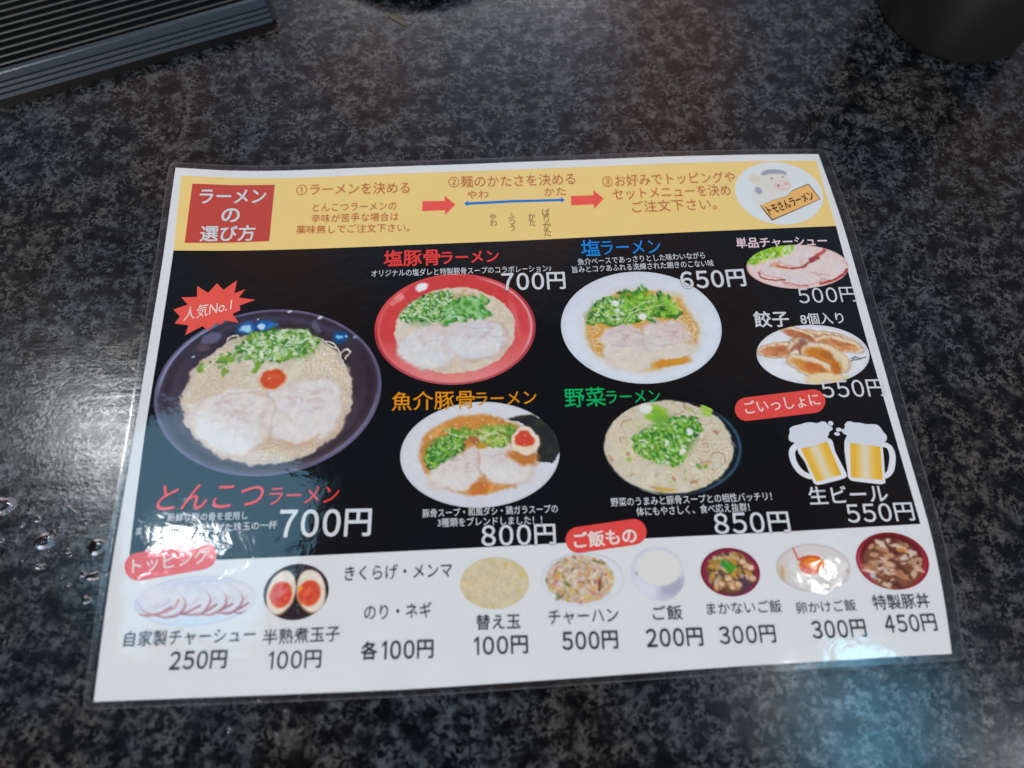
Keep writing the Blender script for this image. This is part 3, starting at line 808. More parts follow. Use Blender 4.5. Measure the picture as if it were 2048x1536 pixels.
def p_shioton():
    s = Photo('p_shioton', .36, 5)
    s.fill((205, 66, 66))
    s.mix(np.clip((-s.Y - .1) * 1.1, 0, 1), (226, 144, 140))
    s.mix(np.clip((s.X - .5) * 1.2, 0, 1) * np.clip(.6 - s.Y, 0, 1) * .7, (222, 110, 110))
    s.mix(np.clip((s.Y - .4) * .8, 0, 1), (196, 58, 58))
    s.ring(0, 0, .95, .95, .012, (228, 120, 116), .03, al=.7, ang=(180, 60))
    s.ring(0, 0, .95, .95, .015, (226, 170, 186), .03, al=.9, ang=(20, 55))
    s.ring(0, 0, .985, .985, .016, (150, 40, 56), .03, al=.8, ang=(-75, 115))
    s.ring(0, 0, .985, .985, .012, (214, 84, 84), .03, al=.8, ang=(110, 70))
    s.blob(-.42, .77, .085, .07, (244, 226, 238), .5, .2); s.blob(-.42, .78, .05, .05, (255, 250, 255), .5)
    s.blob(-.7, .58, .05, .09, (236, 150, 146), .7, -.6, 0, .8); s.blob(-.78, .48, .03, .05, (232, 140, 136), .7, -.6, 0, .7)
    s.blob(.75, .1, .04, .3, (228, 130, 134), .9, .2, 0, .5)
    d = s.blob(0, -.03, .745, .77, (212, 202, 182), .03, 0, .02, 1, 5)
    ins = inell(0, -.03, .73, .75)
    s.noodles(80, lambda x, y: ins(x, y) and (x > .45 or y > .5), .25, .012, (216, 206, 184), (186, 166, 136), 2)
    s.noodles(40, lambda x, y: ins(x, y) and y < -.5, .25, .012, (212, 200, 180), (192, 172, 146), 2)
    s.pork(-.35, -.36, .34, .36, .1, (213, 213, 210), (212, 206, 200), (198, 182, 166), 2)
    s.pork(.27, -.22, .36, .36, .25, (212, 213, 212), (206, 196, 198), (186, 154, 156), 5)
    s.blob(-.15, -.02, .3, .14, (208, 198, 196), .7, 0, .2, .8)
    for q in ([(.15, .12), (.3, .06), (.45, .08), (.62, .0)], [(.6, -.02), (.64, -.12), (.55, -.2), (.46, -.2)], [(-.3, 0), (-.2, .06), (-.05, .02)], [(.1, .02), (.16, -.02), (.3, -.01)]):
        s.stroke(q, .010, (188, 156, 160), .5, .03)
    g1 = inpoly([(-.7, .2), (-.55, .46), (-.35, .64), (-.05, .68), (.05, .4), (.0, .12), (-.2, .1), (-.4, .16), (-.6, .12)])
    g2 = inpoly([(-.1, .45), (.1, .55), (.4, .52), (.42, .22), (.2, .18), (.02, .1), (-.15, .12)])
    s.blob(-.3, .36, .34, .25, (86, 138, 60), .6, .3, .2, .8)
    s.greens(190, g1, (.018, .036), [(20, 78, 46), (34, 96, 46), (30, 84, 36)], [(52, 128, 50), (86, 152, 60), (98, 158, 52), (60, 130, 44)], [(150, 190, 106), (186, 208, 150), (206, 220, 190), (170, 200, 120)])
    s.scatter(60, g1, (.012, .024), [(190, 208, 160), (212, 222, 196)], .75)
    s.greens(60, g2, (.022, .055), [(46, 116, 44), (56, 128, 50)], [(70, 150, 60), (96, 168, 40), (110, 172, 90)], [(140, 192, 120), (156, 204, 146)], (1, 3.2))
    for q in ([(-.18, .1), (-.06, .22), (.0, .3)], [(-.02, .32), (.02, .18), (.06, .1)], [(-.1, .14), (.0, .2), (.08, .16)], [(-.4, .22), (-.3, .1), (-.24, .05)]):
        s.stroke(q, .008, (216, 226, 206), .8, .012)
    for x, y in ((.1, .62), (.2, .6), (0, .58), (.12, .66)):
        s.spot(x, y, .04, (196, 162, 112), .6, 2, s.rg.uniform(0, 3))
    s.grain(6, 10)
    s.finish((0, -.03, .745, .77))
    return s


def p_shio():
    s = Photo('p_shio', .36, 7)
    s.fill((212, 220, 227))
    s.mix(np.clip(s.Y * .9, 0, 1) * .7, (202, 206, 212))
    s.mix(np.clip((s.R - .93) / .07, 0, 1) * .5, (190, 198, 206))
    d = s.dist(0, -.06, .7, .72, 0, .02)
    s.mix(np.clip(1.18 - d, 0, 1) * 2.4 * (d > 1), (206, 196, 180))
    s.blob(0, -.06, .7, .715, (207, 158, 74), .10, 0, .03)
    ins = inell(0, -.06, .68, .7)
    s.blob(.1, .5, .4, .12, (206, 182, 110), .8, 0, .2, .8)
    s.noodles(60, lambda x, y: ins(x, y) and (x > .45 or x < -.5), .22, .014, (222, 192, 136), (186, 128, 50), 2)
    s.noodles(26, lambda x, y: ins(x, y) and x > .4, .3, .02, (226, 204, 164), (196, 140, 70), 2.4)
    s.blob(-.5, -.2, .04, .09, (216, 200, 170), .5, -.5)
    s.pork(-.21, -.3, .3, .36, .1, (212, 202, 194), (206, 190, 188), (190, 150, 130), 2)
    s.pork(.3, -.22, .29, .34, -.15, (212, 202, 194), (202, 182, 178), (188, 140, 120), 5)
    s.blob(-.18, -.58, .33, .2, (216, 206, 192), .3, -.05, .1)
    s.blob(.36, -.46, .3, .13, (214, 204, 190), .3, .15, .1)
    s.blob(.3, -.66, .22, .07, (202, 142, 48), .5, .1, .15)
    for q in ([(-.36, -.04), (-.2, .02), (-.05, -.1), (.02, -.14)], [(.06, .06), (.16, .02), (.26, .04), (.36, -.02)], [(.44, .06), (.5, -.1), (.52, -.25)], [(-.4, -.32), (-.3, -.36), (-.15, -.34)], [(.05, -.3), (.2, -.38), (.4, -.32)]):
        s.stroke(q, .010, (192, 150, 138), .5, .03)
    g = inpoly([(-.68, .1), (-.6, .3), (-.45, .52), (-.2, .62), (.1, .66), (.35, .55), (.5, .32), (.5, .16), (.2, .14), (.0, .08), (-.2, .06), (-.45, .06)])
    s.blob(-.25, .3, .36, .22, (60, 116, 44), .5, .15, .2, .9)
    s.greens(200, inpoly([(-.68, .08), (-.58, .34), (-.4, .55), (-.1, .5), (.0, .1), (-.3, .06)]), (.018, .038), [(20, 78, 46), (34, 96, 46), (30, 84, 36)], [(52, 128, 50), (86, 152, 60), (98, 158, 52), (60, 130, 44)], [(126, 176, 66), (150, 190, 110), (186, 206, 150), (160, 196, 70)])
    s.greens(95, inpoly([(-.15, .1), (-.2, .62), (.1, .66), (.35, .55), (.5, .32), (.5, .16), (.2, .14)]), (.018, .045), [(26, 84, 36), (44, 118, 40)], [(90, 160, 40), (110, 172, 60), (70, 140, 40)], [(140, 192, 60), (160, 200, 90)], (1, 3.4))
    s.scatter(34, inpoly([(-.6, .1), (-.5, .4), (-.2, .5), (0, .2)]), (.014, .026), [(190, 210, 160), (214, 224, 200)], .8)
    s.blob(-.28, .43, .05, .06, (224, 228, 214), .4, 0, .2)
    for q in ([(-.2, .12), (-.08, .26), (.1, .32), (.3, .36)], [(-.16, .1), (-.05, .22), (.02, .26)], [(.02, .06), (.08, .18), (.14, .26)], [(-.1, .3), (.05, .42), (.2, .46)], [(.0, .22), (.12, .14), (.22, .1)]):
        s.stroke(q, .009, (216, 222, 186), .8, .012)
    s.blob(.04, .18, .035, .06, (228, 226, 214), .5, 0, .2)
    for x, y in ((.1, .6), (.17, .62), (-.1, .58), (.5, .44)):
        s.spot(x, y, .03, (222, 140, 70), .6, 1.6)
    s.grain(6, 10)
    s.finish((0, -.06, .7, .715))
    return s


def p_gyokai():
    s = Photo('p_gyokai', .36, 9)
    s.fill((208, 211, 216))
    s.mix(np.clip(-s.Y * .8, 0, 1) * .4, (198, 198, 204))
    s.mix(np.clip((s.R - .95) / .05, 0, 1) * .5, (182, 186, 192))
    s.blob(-.05, .0, .71, .77, (200, 136, 66), .09, 0, .03)
    ins = inell(-.05, 0, .69, .75)
    s.scatter(160, ins, (.02, .06), [(214, 150, 84), (190, 120, 50), (220, 170, 110), (178, 112, 46)], .5, (1, 2.4))
    nori = inpoly([(.38, .66), (.68, .7), (.86, .56), (1.0, .2), (1.02, 0), (.9, -.25), (.72, -.16), (.72, .2), (.6, .48)])
    m = np.array([nori(x, y) for x, y in zip(s.X, s.Y)], float)
    s.mix(m, (40, 45, 44))
    s.mix(m * np.clip(fbm(s.X * 8, s.Y * 8, 5) - .45, 0, 1) * 1.6, (62, 64, 50))
    s.stroke([(.38, .66), (.68, .7), (.86, .56), (.98, .22)], .012, (92, 92, 66), .7)
    s.pork(-.3, -.32, .36, .33, .25, (213, 208, 201), (210, 198, 193), (196, 166, 140), 4)
    s.pork(.3, -.22, .36, .36, -.15, (213, 208, 202), (206, 190, 188), (194, 160, 140), 6)
    s.blob(-.12, .0, .12, .12, (210, 198, 196), .5, .5, .1)
    s.blob(.2, .1, .2, .1, (212, 204, 200), .4, .1, .1)
    s.stroke([(-.02, 0), (-.02, -.2), (0, -.4)], .02, (196, 158, 150), .7)
    s.stroke([(-.22, .04), (-.2, -.06), (-.1, -.08), (-.06, .02)], .010, (200, 168, 168), .5, .03)
    s.blob(-.02, -.66, .13, .12, (194, 116, 54), .4, .2, .15)
    s.blob(.55, -.1, .2, .14, (190, 118, 58), .5, -.2, .2)
    g1 = inpoly([(-.7, -.1), (-.66, .1), (-.5, .3), (-.3, .42), (-.2, .2), (-.25, .05), (-.45, -.1), (-.6, -.26)])
    g2 = inpoly([(-.5, .45), (-.3, .5), (-.1, .42), (.1, .5), (.45, .5), (.42, .2), (.2, .12), (.05, .22), (-.1, .2), (-.25, .38)])
    s.blob(-.46, .1, .22, .22, (66, 122, 48), .5, .4, .2, .9)
    s.greens(150, g1, (.02, .042), [(20, 78, 46), (34, 96, 46), (30, 84, 36)], [(52, 128, 50), (86, 152, 60), (98, 158, 52), (60, 130, 44)], [(126, 176, 66), (150, 190, 110), (186, 206, 150), (160, 196, 70)])
    s.greens(70, g2, (.024, .06), [(70, 130, 50), (80, 120, 44), (120, 100, 50)], [(110, 168, 60), (90, 150, 50), (150, 160, 70)], [(160, 192, 90), (190, 196, 130)], (1, 3))
    for q in ([(-.05, .28), (.1, .36), (.25, .38)], [(-.45, .42), (-.3, .36), (-.2, .3)], [(.0, .45), (.1, .4), (.2, .42)], [(-.02, .25), (.05, .3)]):
        s.stroke(q, .010, (220, 216, 190), .8, .014)
    s.blob(.02, .12, .07, .06, (180, 142, 52), .6, 0, .2); s.blob(-.08, .25, .06, .08, (168, 104, 60), .6, 0, .2)
    s.blob(.57, .2, .18, .29, (150, 96, 60), .2, 0, .02, .6)
    s.blob(.57, .2, .168, .275, (222, 212, 200), .10, 0, .02)
    s.blob(.57, .12, .15, .17, (226, 210, 184), .5, 0, .02)
    s.blob(.565, .24, .118, .165, (220, 140, 90), .2, 0, .04)
    s.blob(.565, .24, .105, .15, (202, 74, 52), .2, 0, .05)
    s.spot(.58, .3, .03, (226, 120, 90), .7)
    s.grain(6, 10)
    s.finish((-.05, 0, .71, .77))
    return s


def p_yasai():
    s = Photo('p_yasai', .36, 11)
    s.fill((24, 30, 38))
    s.ring(0, 0, .965, .97, .014, (60, 110, 130), .03, al=.95, ang=(-15, 62))
    s.ring(0, 0, .985, .985, .012, (38, 60, 80), .03, al=.7, ang=(-60, 100))
    s.ring(0, 0, .95, .95, .02, (90, 84, 96), .05, al=.35, ang=(235, 40))
    s.blob(-.06, .02, .93, .955, (205, 196, 172), .03, 0, .025, 1, 5)
    ins = inell(-.06, .02, .9, .92)
    for k in range(60):
        x, y = s.rg.uniform(-.9, .9), s.rg.uniform(-.9, .9)
        if ins(x, y):
            s.blob(x, y, s.rg.uniform(.08, .2), s.rg.uniform(.06, .15), s.rg.choice([(212, 206, 184), (204, 192, 158), (216, 210, 196), (206, 204, 158), (200, 186, 160), (212, 204, 186)]), .7, s.rg.uniform(0, 3), .2, .6, 7, k)
    s.noodles(90, ins, .4, .022, (214, 208, 190), (186, 166, 134), 2.6, .75)
    s.noodles(26, lambda x, y: ins(x, y) and x > .2, .5, .03, (214, 210, 188), (182, 156, 120), 2.4, .9)
    for q in ([(-.72, .46), (-.66, .56), (-.55, .6)], [(-.72, .1), (-.74, .2), (-.7, .24)], [(.5, -.2), (.66, -.18), (.7, -.4)], [(.35, -.35), (.48, -.33)], [(.3, .1), (.5, .12)], [(-.3, -.28), (-.2, -.34)], [(.6, .3), (.72, .28)], [(.1, .66), (.2, .72)], [(.4, 0), (.5, .04), (.5, -.05)], [(-.4, -.8), (-.2, -.84)]):
        s.stroke(q, .010, (152, 104, 84), .65, .02)
    s.scatter(40, ins, (.02, .04), [(176, 140, 104), (150, 180, 90), (186, 196, 120), (200, 170, 110), (170, 112, 80)], .7, (1, 3))
    s.blob(-.2, .7, .16, .2, (140, 186, 60), .4, .2, .25); s.blob(-.18, .66, .08, .14, (120, 176, 60), .6, .3, .2)
    s.blob(-.33, .82, .09, .1, (222, 222, 214), .4, 0, .2); s.blob(.56, .74, .1, .13, (160, 196, 80), .4, -.5, .2)
    s.blob(-.2, -.86, .16, .04, (196, 160, 70), .5, -.05, .2, .8)
    g = inpoly([(-.6, .2), (-.4, .35), (-.1, .5), (.1, .62), (.4, .58), (.45, .3), (.25, .1), (.2, -.1), (.15, -.3), (-.05, -.38), (-.3, -.3), (-.55, -.1)])
    s.blob(-.05, .14, .4, .42, (84, 142, 50), .6, .4, .25, .85)
    s.greens(250, g, (.024, .046), [(24, 92, 50), (30, 102, 58), (54, 118, 40)], [(70, 140, 44), (90, 156, 44), (112, 160, 40)], [(130, 186, 66), (160, 202, 104), (176, 208, 130)])
    s.scatter(34, g, (.018, .032), [(200, 212, 176), (216, 224, 204)], .8)
    s.spot(.28, .3, .07, (224, 228, 218), .95); s.spot(-.07, .08, .05, (226, 230, 220), .9); s.spot(.12, -.12, .05, (224, 228, 220), .9, 1.8, .8)
    s.scatter(8, inpoly([(.3, -.4), (.5, -.45), (.5, -.6), (.3, -.6)]), (.03, .06), [(106, 160, 60), (150, 190, 100)], .9)
    s.spot(-.65, -.24, .045, (140, 176, 70), .8)
    s.grain(6, 10)
    s.finish((-.06, .02, .93, .955))
    return s


def p_chashu():
    s = Photo('p_chashu', .36, 13)
    s.fill((219, 200, 194))
    s.ring(0, 0, .985, .985, .02, (206, 150, 146), .04, al=.7)
    s.grain(4, 5)
    sl = [(-.42, -.18, .34, .32, -.1), (.1, .32, .5, .4, -.15), (.55, .0, .48, .42, -.2), (.05, -.5, .44, .4, .15), (.6, -.4, .3, .3, -.1)]
    for i, (x, y, rx, ry, r) in enumerate(sl):
        s.blob(x, y, rx, ry, (198, 140, 132), .1, r, .05, .7, 4, i)
        s.blob(x, y + .03, rx * .96, ry * .95, (219, 204, 200), .12, r, .05, 1, 4, i)
    for q, w, c in (([(-.78, -.2), (-.74, -.45), (-.5, -.6), (-.3, -.58)], .035, (166, 66, 62)), ([(-.42, .06), (-.28, 0), (-.1, -.06)], .05, (200, 96, 60)), ([(-.12, -.06), (.08, -.06), (.18, .12), (.28, .2)], .04, (158, 62, 56)),
                    ([(.28, .24), (.35, .3), (.42, .38)], .1, (150, 44, 44)), ([(.44, .5), (.54, .6), (.6, .72)], .07, (184, 76, 62)), ([(.2, -.3), (.4, -.4), (.6, -.46)], .025, (206, 150, 130)), ([(.36, -.78), (.6, -.68), (.86, -.44)], .06, (174, 62, 52)), ([(-.35, -.68), (-.1, -.84), (.1, -.9)], .03, (192, 112, 100)), ([(.9, -.35), (.96, -.2)], .05, (170, 50, 44))):
        s.stroke(q, w, c, .9)
    gr = lambda x, y: x * x + y * y < 1 and y > .05 + (x + 1) * .55 + .12 and x < .0
    s.mix(np.clip((s.Y - .1 - (s.X + 1) * .6) / .1, 0, 1) * (s.X < 0.02), (146, 186, 38))
    s.scatter(120, gr, (.05, .1), [(160, 200, 40), (120, 176, 30), (190, 210, 110), (140, 190, 60), (96, 156, 20), (214, 222, 176)], .8, (1, 2.4))
    s.blob(-.45, .12, .12, .07, (200, 120, 70), .8, .3, .2, .5)
    s.grain(5, 9)
    s.finish((0, 0, 1, 1))
    return s


def p_gyoza():
    s = Photo('p_gyoza', .36, 15)
    s.fill((217, 221, 224))
    s.ring(0, 0, .97, .97, .03, (196, 200, 208), .06, al=.6)
    s.blob(-.6, -.3, .3, .35, (221, 226, 230), .8)
    def dump(x, y, rx, ry, r, c, i):
        s.blob(x, y, rx * 1.06, ry * 1.1, (176, 128, 96), .15, r, .08, .8, 4, i)
        s.blob(x, y, rx, ry, (226, 206, 174), .12, r, .08, 1, 4, i)
        s.blob(x - .02, y - .03, rx * .82, ry * .72, c, .35, r, .15, 1, 5, i + 4)
        s.blob(x + rx * .1, y + ry * .1, rx * .4, ry * .3, (150, 84, 46), .9, r, .3, .5, 8, i + 9)
    dump(.35, .5, .5, .22, -.25, (206, 140, 92), 1)
    dump(-.1, .62, .42, .2, -.45, (184, 112, 76), 2)
    dump(.5, .3, .42, .24, -.3, (214, 152, 100), 3)
    dump(-.55, .18, .4, .25, .05, (206, 136, 96), 4)
    dump(-.2, .2, .24, .34, .5, (172, 112, 90), 5)
    cr = np.clip((fbm(s.X * 14 * s.k, s.Y * 14, 77, 3) - .5) * 5, 0, 1) * np.clip((s.C[:, 0] - s.C[:, 2] - 25) / 40, 0, 1)
    s.mix(cr * .5, (156, 92, 52))
    s.blob(-.32, -.04, .09, .24, (222, 216, 196), .3, -.3, .1)
    dump(.22, -.12, .42, .42, -.5, (200, 124, 40), 6)
    dump(-.02, -.5, .5, .34, -.5, (208, 142, 72), 7)
    s.blob(.46, -.2, .09, .36, (218, 204, 168), .4, .25, .15, .9)
    s.blob(.1, -.8, .34, .18, (224, 204, 158), .4, .1, .2)
    s.blob(.36, -.5, .1, .2, (186, 96, 20), .6, -.5, .2, .8); s.blob(-.05, -.42, .16, .14, (196, 100, 44), .7, 0, .3, .7)
    s.blob(-.12, .42, .08, .14, (120, 76, 66), .8, .5, .2, .6)
    for q in ([(.66, -.22), (.76, -.18), (.82, -.26)], [(.72, -.28), (.84, -.2), (.92, -.16)], [(.64, -.3), (.7, -.26)]):
        s.stroke(q, .022, (84, 84, 100), .8)
    s.spot(.5, -.78, .06, (214, 204, 80), .7)
    s.grain(8, 8)
    s.finish((.1, .05, .8, .8))
    return s


def small(key, seed):
    return Photo(key, .33, seed, .6)


def t_chashu():
    s = small('t_chashu', 21)
    s.fill((206, 208, 214))
    s.mix(np.clip(-s.Y - .3, 0, 1) * 1.5, (198, 214, 224))
    s.ring(0, 0, .98, .98, .02, (186, 190, 206), .04, al=.8)
    s.blob(.05, .65, .6, .2, (192, 192, 208), .8, 0, .1, .8)
    for i, x in enumerate((.72, .45, .2, -.08, -.55)):
        rx = .34 if i < 4 else .42
        s.blob(x, .02, rx, .6, (166, 92, 96), .08, -.32, .03, 1, 4, i)
        s.blob(x - .02, .09, rx * .98, .6, (208, 206, 210), .08, -.32, .03, 1, 4, i)
        s.blob(x - .05, .3, rx * .6, .25, (214, 212, 212), .8, -.3, .1, .8)
        s.stroke([(x - .12, -.2), (x + .04, -.1), (x + .12, .1)], .05, (196, 170, 166), .6)
        s.stroke([(x - .22, -.5), (x - .02, -.44), (x + .16, -.2)], .05, (150, 74, 82), .8)
    s.stroke([(-.88, -.46), (-.6, -.46), (-.35, -.26), (-.28, .05)], .05, (190, 120, 118), .8)
    s.finish((0, 0, .95, .8), 0.03, 14)
    return s


def t_egg():
    s = small('t_egg', 22)
    s.fill((44, 38, 42))
    s.ring(0, 0, .95, .95, .05, (56, 48, 50), .06)
    for x, r, yx in ((-.46, -.22, -.46), (.46, .22, .4)):
        s.blob(x, -.02, .45, .8, (150, 110, 86), .08, r); s.blob(x, 0, .42, .77, (222, 212, 192), .08, r)
        s.blob(x, .15, .3, .5, (224, 218, 204), .8, r)
        s.blob(yx, -.08, .36, .48, (224, 150, 90), .12); s.blob(yx, -.08, .33, .45, (208, 76, 54), .2, 0, .04)
        s.scatter(14, inell(yx, -.08, .26, .38), (.03, .08), [(220, 100, 80), (196, 60, 44), (228, 110, 60)], .6)
    s.spot(.12, .12, .09, (236, 160, 40), .8)
    s.finish((0, 0, .85, .8), 0.05, 14)
    return s


def t_kaedama():
    s = small('t_kaedama', 23)
    s.fill((204, 192, 160))
    s.noodles(170, inell(0, 0, .97, .97), .4, .022, (212, 201, 168), (186, 168, 122), 2.6)
    s.ring(0, 0, .97, .97, .05, (206, 190, 140), .1, al=.5)
    s.scatter(16, lambda x, y: .7 < math.hypot(x, y) < 1, (.04, .08), [(206, 160, 92), (204, 190, 110)], .5)
    s.finish((0, 0, 1, 1), 0.04, 14)
    return s


def t_chahan():
    s = small('t_chahan', 24)
    s.fill((211, 217, 220))
    s.ring(0, 0, .98, .98, .015, (196, 200, 208), .04, al=.7)
    s.blob(-.06, .02, .82, .92, (196, 178, 158), .06, 0, .05)
    ins = inell(-.06, .02, .8, .88)
    s.scatter(420, ins, (.03, .07), [(204, 188, 168), (190, 166, 138), (212, 202, 186), (198, 172, 130), (180, 150, 120), (212, 196, 170)], .85, (1, 2))
    s.scatter(70, ins, (.03, .08), [(206, 152, 74), (214, 176, 92), (150, 140, 60), (120, 116, 60), (200, 140, 130), (190, 110, 130)], .8, (1, 2.4))
    s.stroke([(.42, .0), (.4, -.2), (.38, -.4)], .06, (126, 66, 52), .85); s.spot(.4, .04, .07, (170, 160, 40), .8)
    s.stroke([(.3, .7), (.45, .6), (.55, .56)], .05, (112, 116, 70), .8)
    s.spot(-.6, .2, .12, (212, 156, 80), .7); s.spot(.3, -.72, .1, (214, 168, 84), .7)
    s.spot(-.1, -.86, .08, (210, 120, 150), .7); s.spot(.42, -.58, .07, (214, 130, 150), .7); s.spot(-.2, .86, .08, (206, 150, 160), .7)
    s.finish((-.06, .02, .82, .92), 0.06, 14)
    return s


def t_gohan():
    s = small('t_gohan', 25)
    s.fill((208, 209, 216))
    s.mix(np.clip((s.R - .9) / .1, 0, 1) * .6, (198, 198, 210))
    s.blob(.08, -.5, .75, .5, (192, 190, 204), .5); s.blob(.45, -.45, .5, .4, (166, 162, 182), .7, .3, 0, .8); s.blob(-.5, -.55, .45, .45, (212, 213, 220), .8)
    s.blob(.14, -.9, .2, .12, (190, 190, 200), .8)
    s.blob(.05, .22, .86, .68, (214, 212, 214), .1); s.blob(.1, .2, .8, .6, (216, 215, 209), .2)
    s.ring(.05, .22, .86, .68, .02, (196, 194, 204), .04, al=.6)
    s.spot(-.8, .05, .07, (170, 160, 170), .7)
    return s


def t_makanai():
    s = small('t_makanai', 26)
    s.fill((134, 42, 66))
    s.ring(0, 0, .97, .97, .03, (112, 30, 50), .06)
    s.blob(.02, -.04, .8, .83, (84, 60, 52), .08)
    ins = inell(0, -.02, .76, .78)
    s.blob(.3, -.55, .5, .3, (88, 62, 78), .7, .4, .1, .8)
    s.scatter(130, lambda x, y: ins(x, y) and not (x > .2 and y < -.3), (.06, .13), [(190, 162, 116), (160, 126, 66), (206, 184, 146), (112, 84, 50), (196, 150, 60), (90, 70, 50), (180, 150, 130)], .85, (1, 2))
    for x, y in ((-.35, -.5), (-.05, -.45), (.0, -.65), (.2, -.55), (.7, -.35), (.55, .2), (.7, .1), (.45, .35), (-.1, -.3)):
        s.blob(x, y, .14, .14, (150, 100, 66), .3, 0, .1); s.blob(x + .01, y + .03, .11, .11, (214, 180, 146), .5, 0, .1)
    for x, y in ((-.1, .3), (.0, .22), (-.05, .12), (-.18, .34), (.06, .16)):
        s.spot(x, y, .13, s.rg.choice([(70, 150, 40), (110, 180, 70), (60, 140, 60)]), .9, 1.5, s.rg.uniform(0, 3))
    s.finish((0, 0, .85, .85), 0.06, 14)
    return s


def t_tamago():
    s = small('t_tamago', 27)
    s.fill((208, 202, 198))
    s.ring(0, 0, .97, .97, .03, (186, 182, 182), .05, al=.7)
    s.mix(np.clip(-s.X - .5, 0, 1) * np.clip(1 - np.abs(s.Y), 0, 1), (196, 176, 150))
    s.blob(.05, -.12, .74, .72, (212, 210, 204), .2); s.scatter(70, inell(0, -.15, .7, .65), (.05, .1), [(216, 214, 208), (202, 198, 190)], .6)
    s.blob(-.86, -.15, .06, .3, (190, 160, 100), .7, -.1, 0, .7); s.spot(.9, -.2, .07, (190, 160, 140), .8)
    s.blob(-.02, .12, .36, .36, (206, 92, 50), .15, .1, .12); s.blob(.02, .22, .26, .2, (226, 132, 40), .3, 0, .1)
    s.blob(-.22, -.1, .1, .14, (206, 96, 60), .4, .3, .2); s.spot(0, -.18, .1, (222, 120, 70), .8)
    s.stroke([(-.44, .86), (-.4, .6), (-.36, .36)], .04, (208, 70, 40), .9); s.stroke([(-.36, .36), (-.1, .5), (.2, .42)], .04, (206, 70, 34), .9)
    s.finish((.05, -.1, .75, .75), 0.05, 14)
    return s


def t_butadon():
    s = small('t_butadon', 28)
    s.fill((158, 44, 58))
    s.mix(np.clip(s.Y, 0, 1) * .4, (146, 38, 46))
    s.ring(0, 0, .97, .97, .04, (128, 30, 46), .06, al=.8)
    s.ring(0, 0, .93, .93, .02, (200, 90, 110), .05, al=.7, ang=(200, 60))
    s.blob(0, .1, .86, .84, (96, 30, 34), .1)
    s.blob(-.02, -.1, .8, .86, (120, 74, 56), .1, 0, .05)
    ins = inell(-.02, -.08, .76, .8)
    for k in range(64):
        x, y = s.rg.uniform(-.8, .8), s.rg.uniform(-.9, .8)
        if ins(x, y):
            s.blob(x, y, s.rg.uniform(.1, .24), s.rg.uniform(.05, .11), s.rg.choice([(186, 142, 112), (160, 110, 80), (204, 172, 146), (138, 88, 64), (176, 126, 96), (120, 76, 58), (210, 184, 160)]), .3, s.rg.uniform(-.9, .9), .2, .9, 6, k)
    for x, y, r in ((-.2, .6, -.6), (.2, .5, -.4), (-.1, .62, .5), (-.3, -.32, -.6), (.4, .1, .3), (.5, .3, -.5)):
        s.blob(x, y, .2, .09, (206, 180, 160), .4, r, .15)
    s.blob(.3, .35, .2, .06, (190, 130, 70), .5, -.1, .2)
    s.spot(-.62, -.46, .1, (190, 196, 206), .8)
    s.scatter(22, ins, (.04, .09), [(80, 44, 40), (70, 36, 34)], .7, (1, 2.5))
    s.finish((0, -.05, .82, .88), 0.07, 14)
    return s


def logo():
    s = Photo('logo', .4, 31, .3)
    s.fill((213, 219, 220))
    # a plain generic pig's head with a headband
    cream = (214, 210, 196)
    s.blob(-.22, -.1, .38, .62, (213, 213, 204), .25, 0, .04, .9)
    s.blob(-.06, .36, .36, .36, cream, .14, 0, .03, .9)
    s.blob(-.5, .46, .14, .16, (214, 204, 186), .3, .5)
    s.blob(-.02, .62, .3, .14, (150, 154, 168), .25, 0, .05); s.blob(.0, .52, .28, .1, cream, .3)
    s.blob(-.46, .08, .08, .12, (156, 160, 176), .3, .3)
    s.blob(.12, .24, .19, .17, (214, 184, 176), .2); s.blob(.11, .25, .16, .14, (220, 200, 192), .3)
    s.spot(.02, .22, .035, (150, 70, 66), .9); s.spot(.2, .28, .03, (170, 100, 90), .8)
    s.spot(-.1, .46, .03, (90, 80, 90), .8); s.spot(.16, .5, .025, (100, 90, 100), .7)
    return s


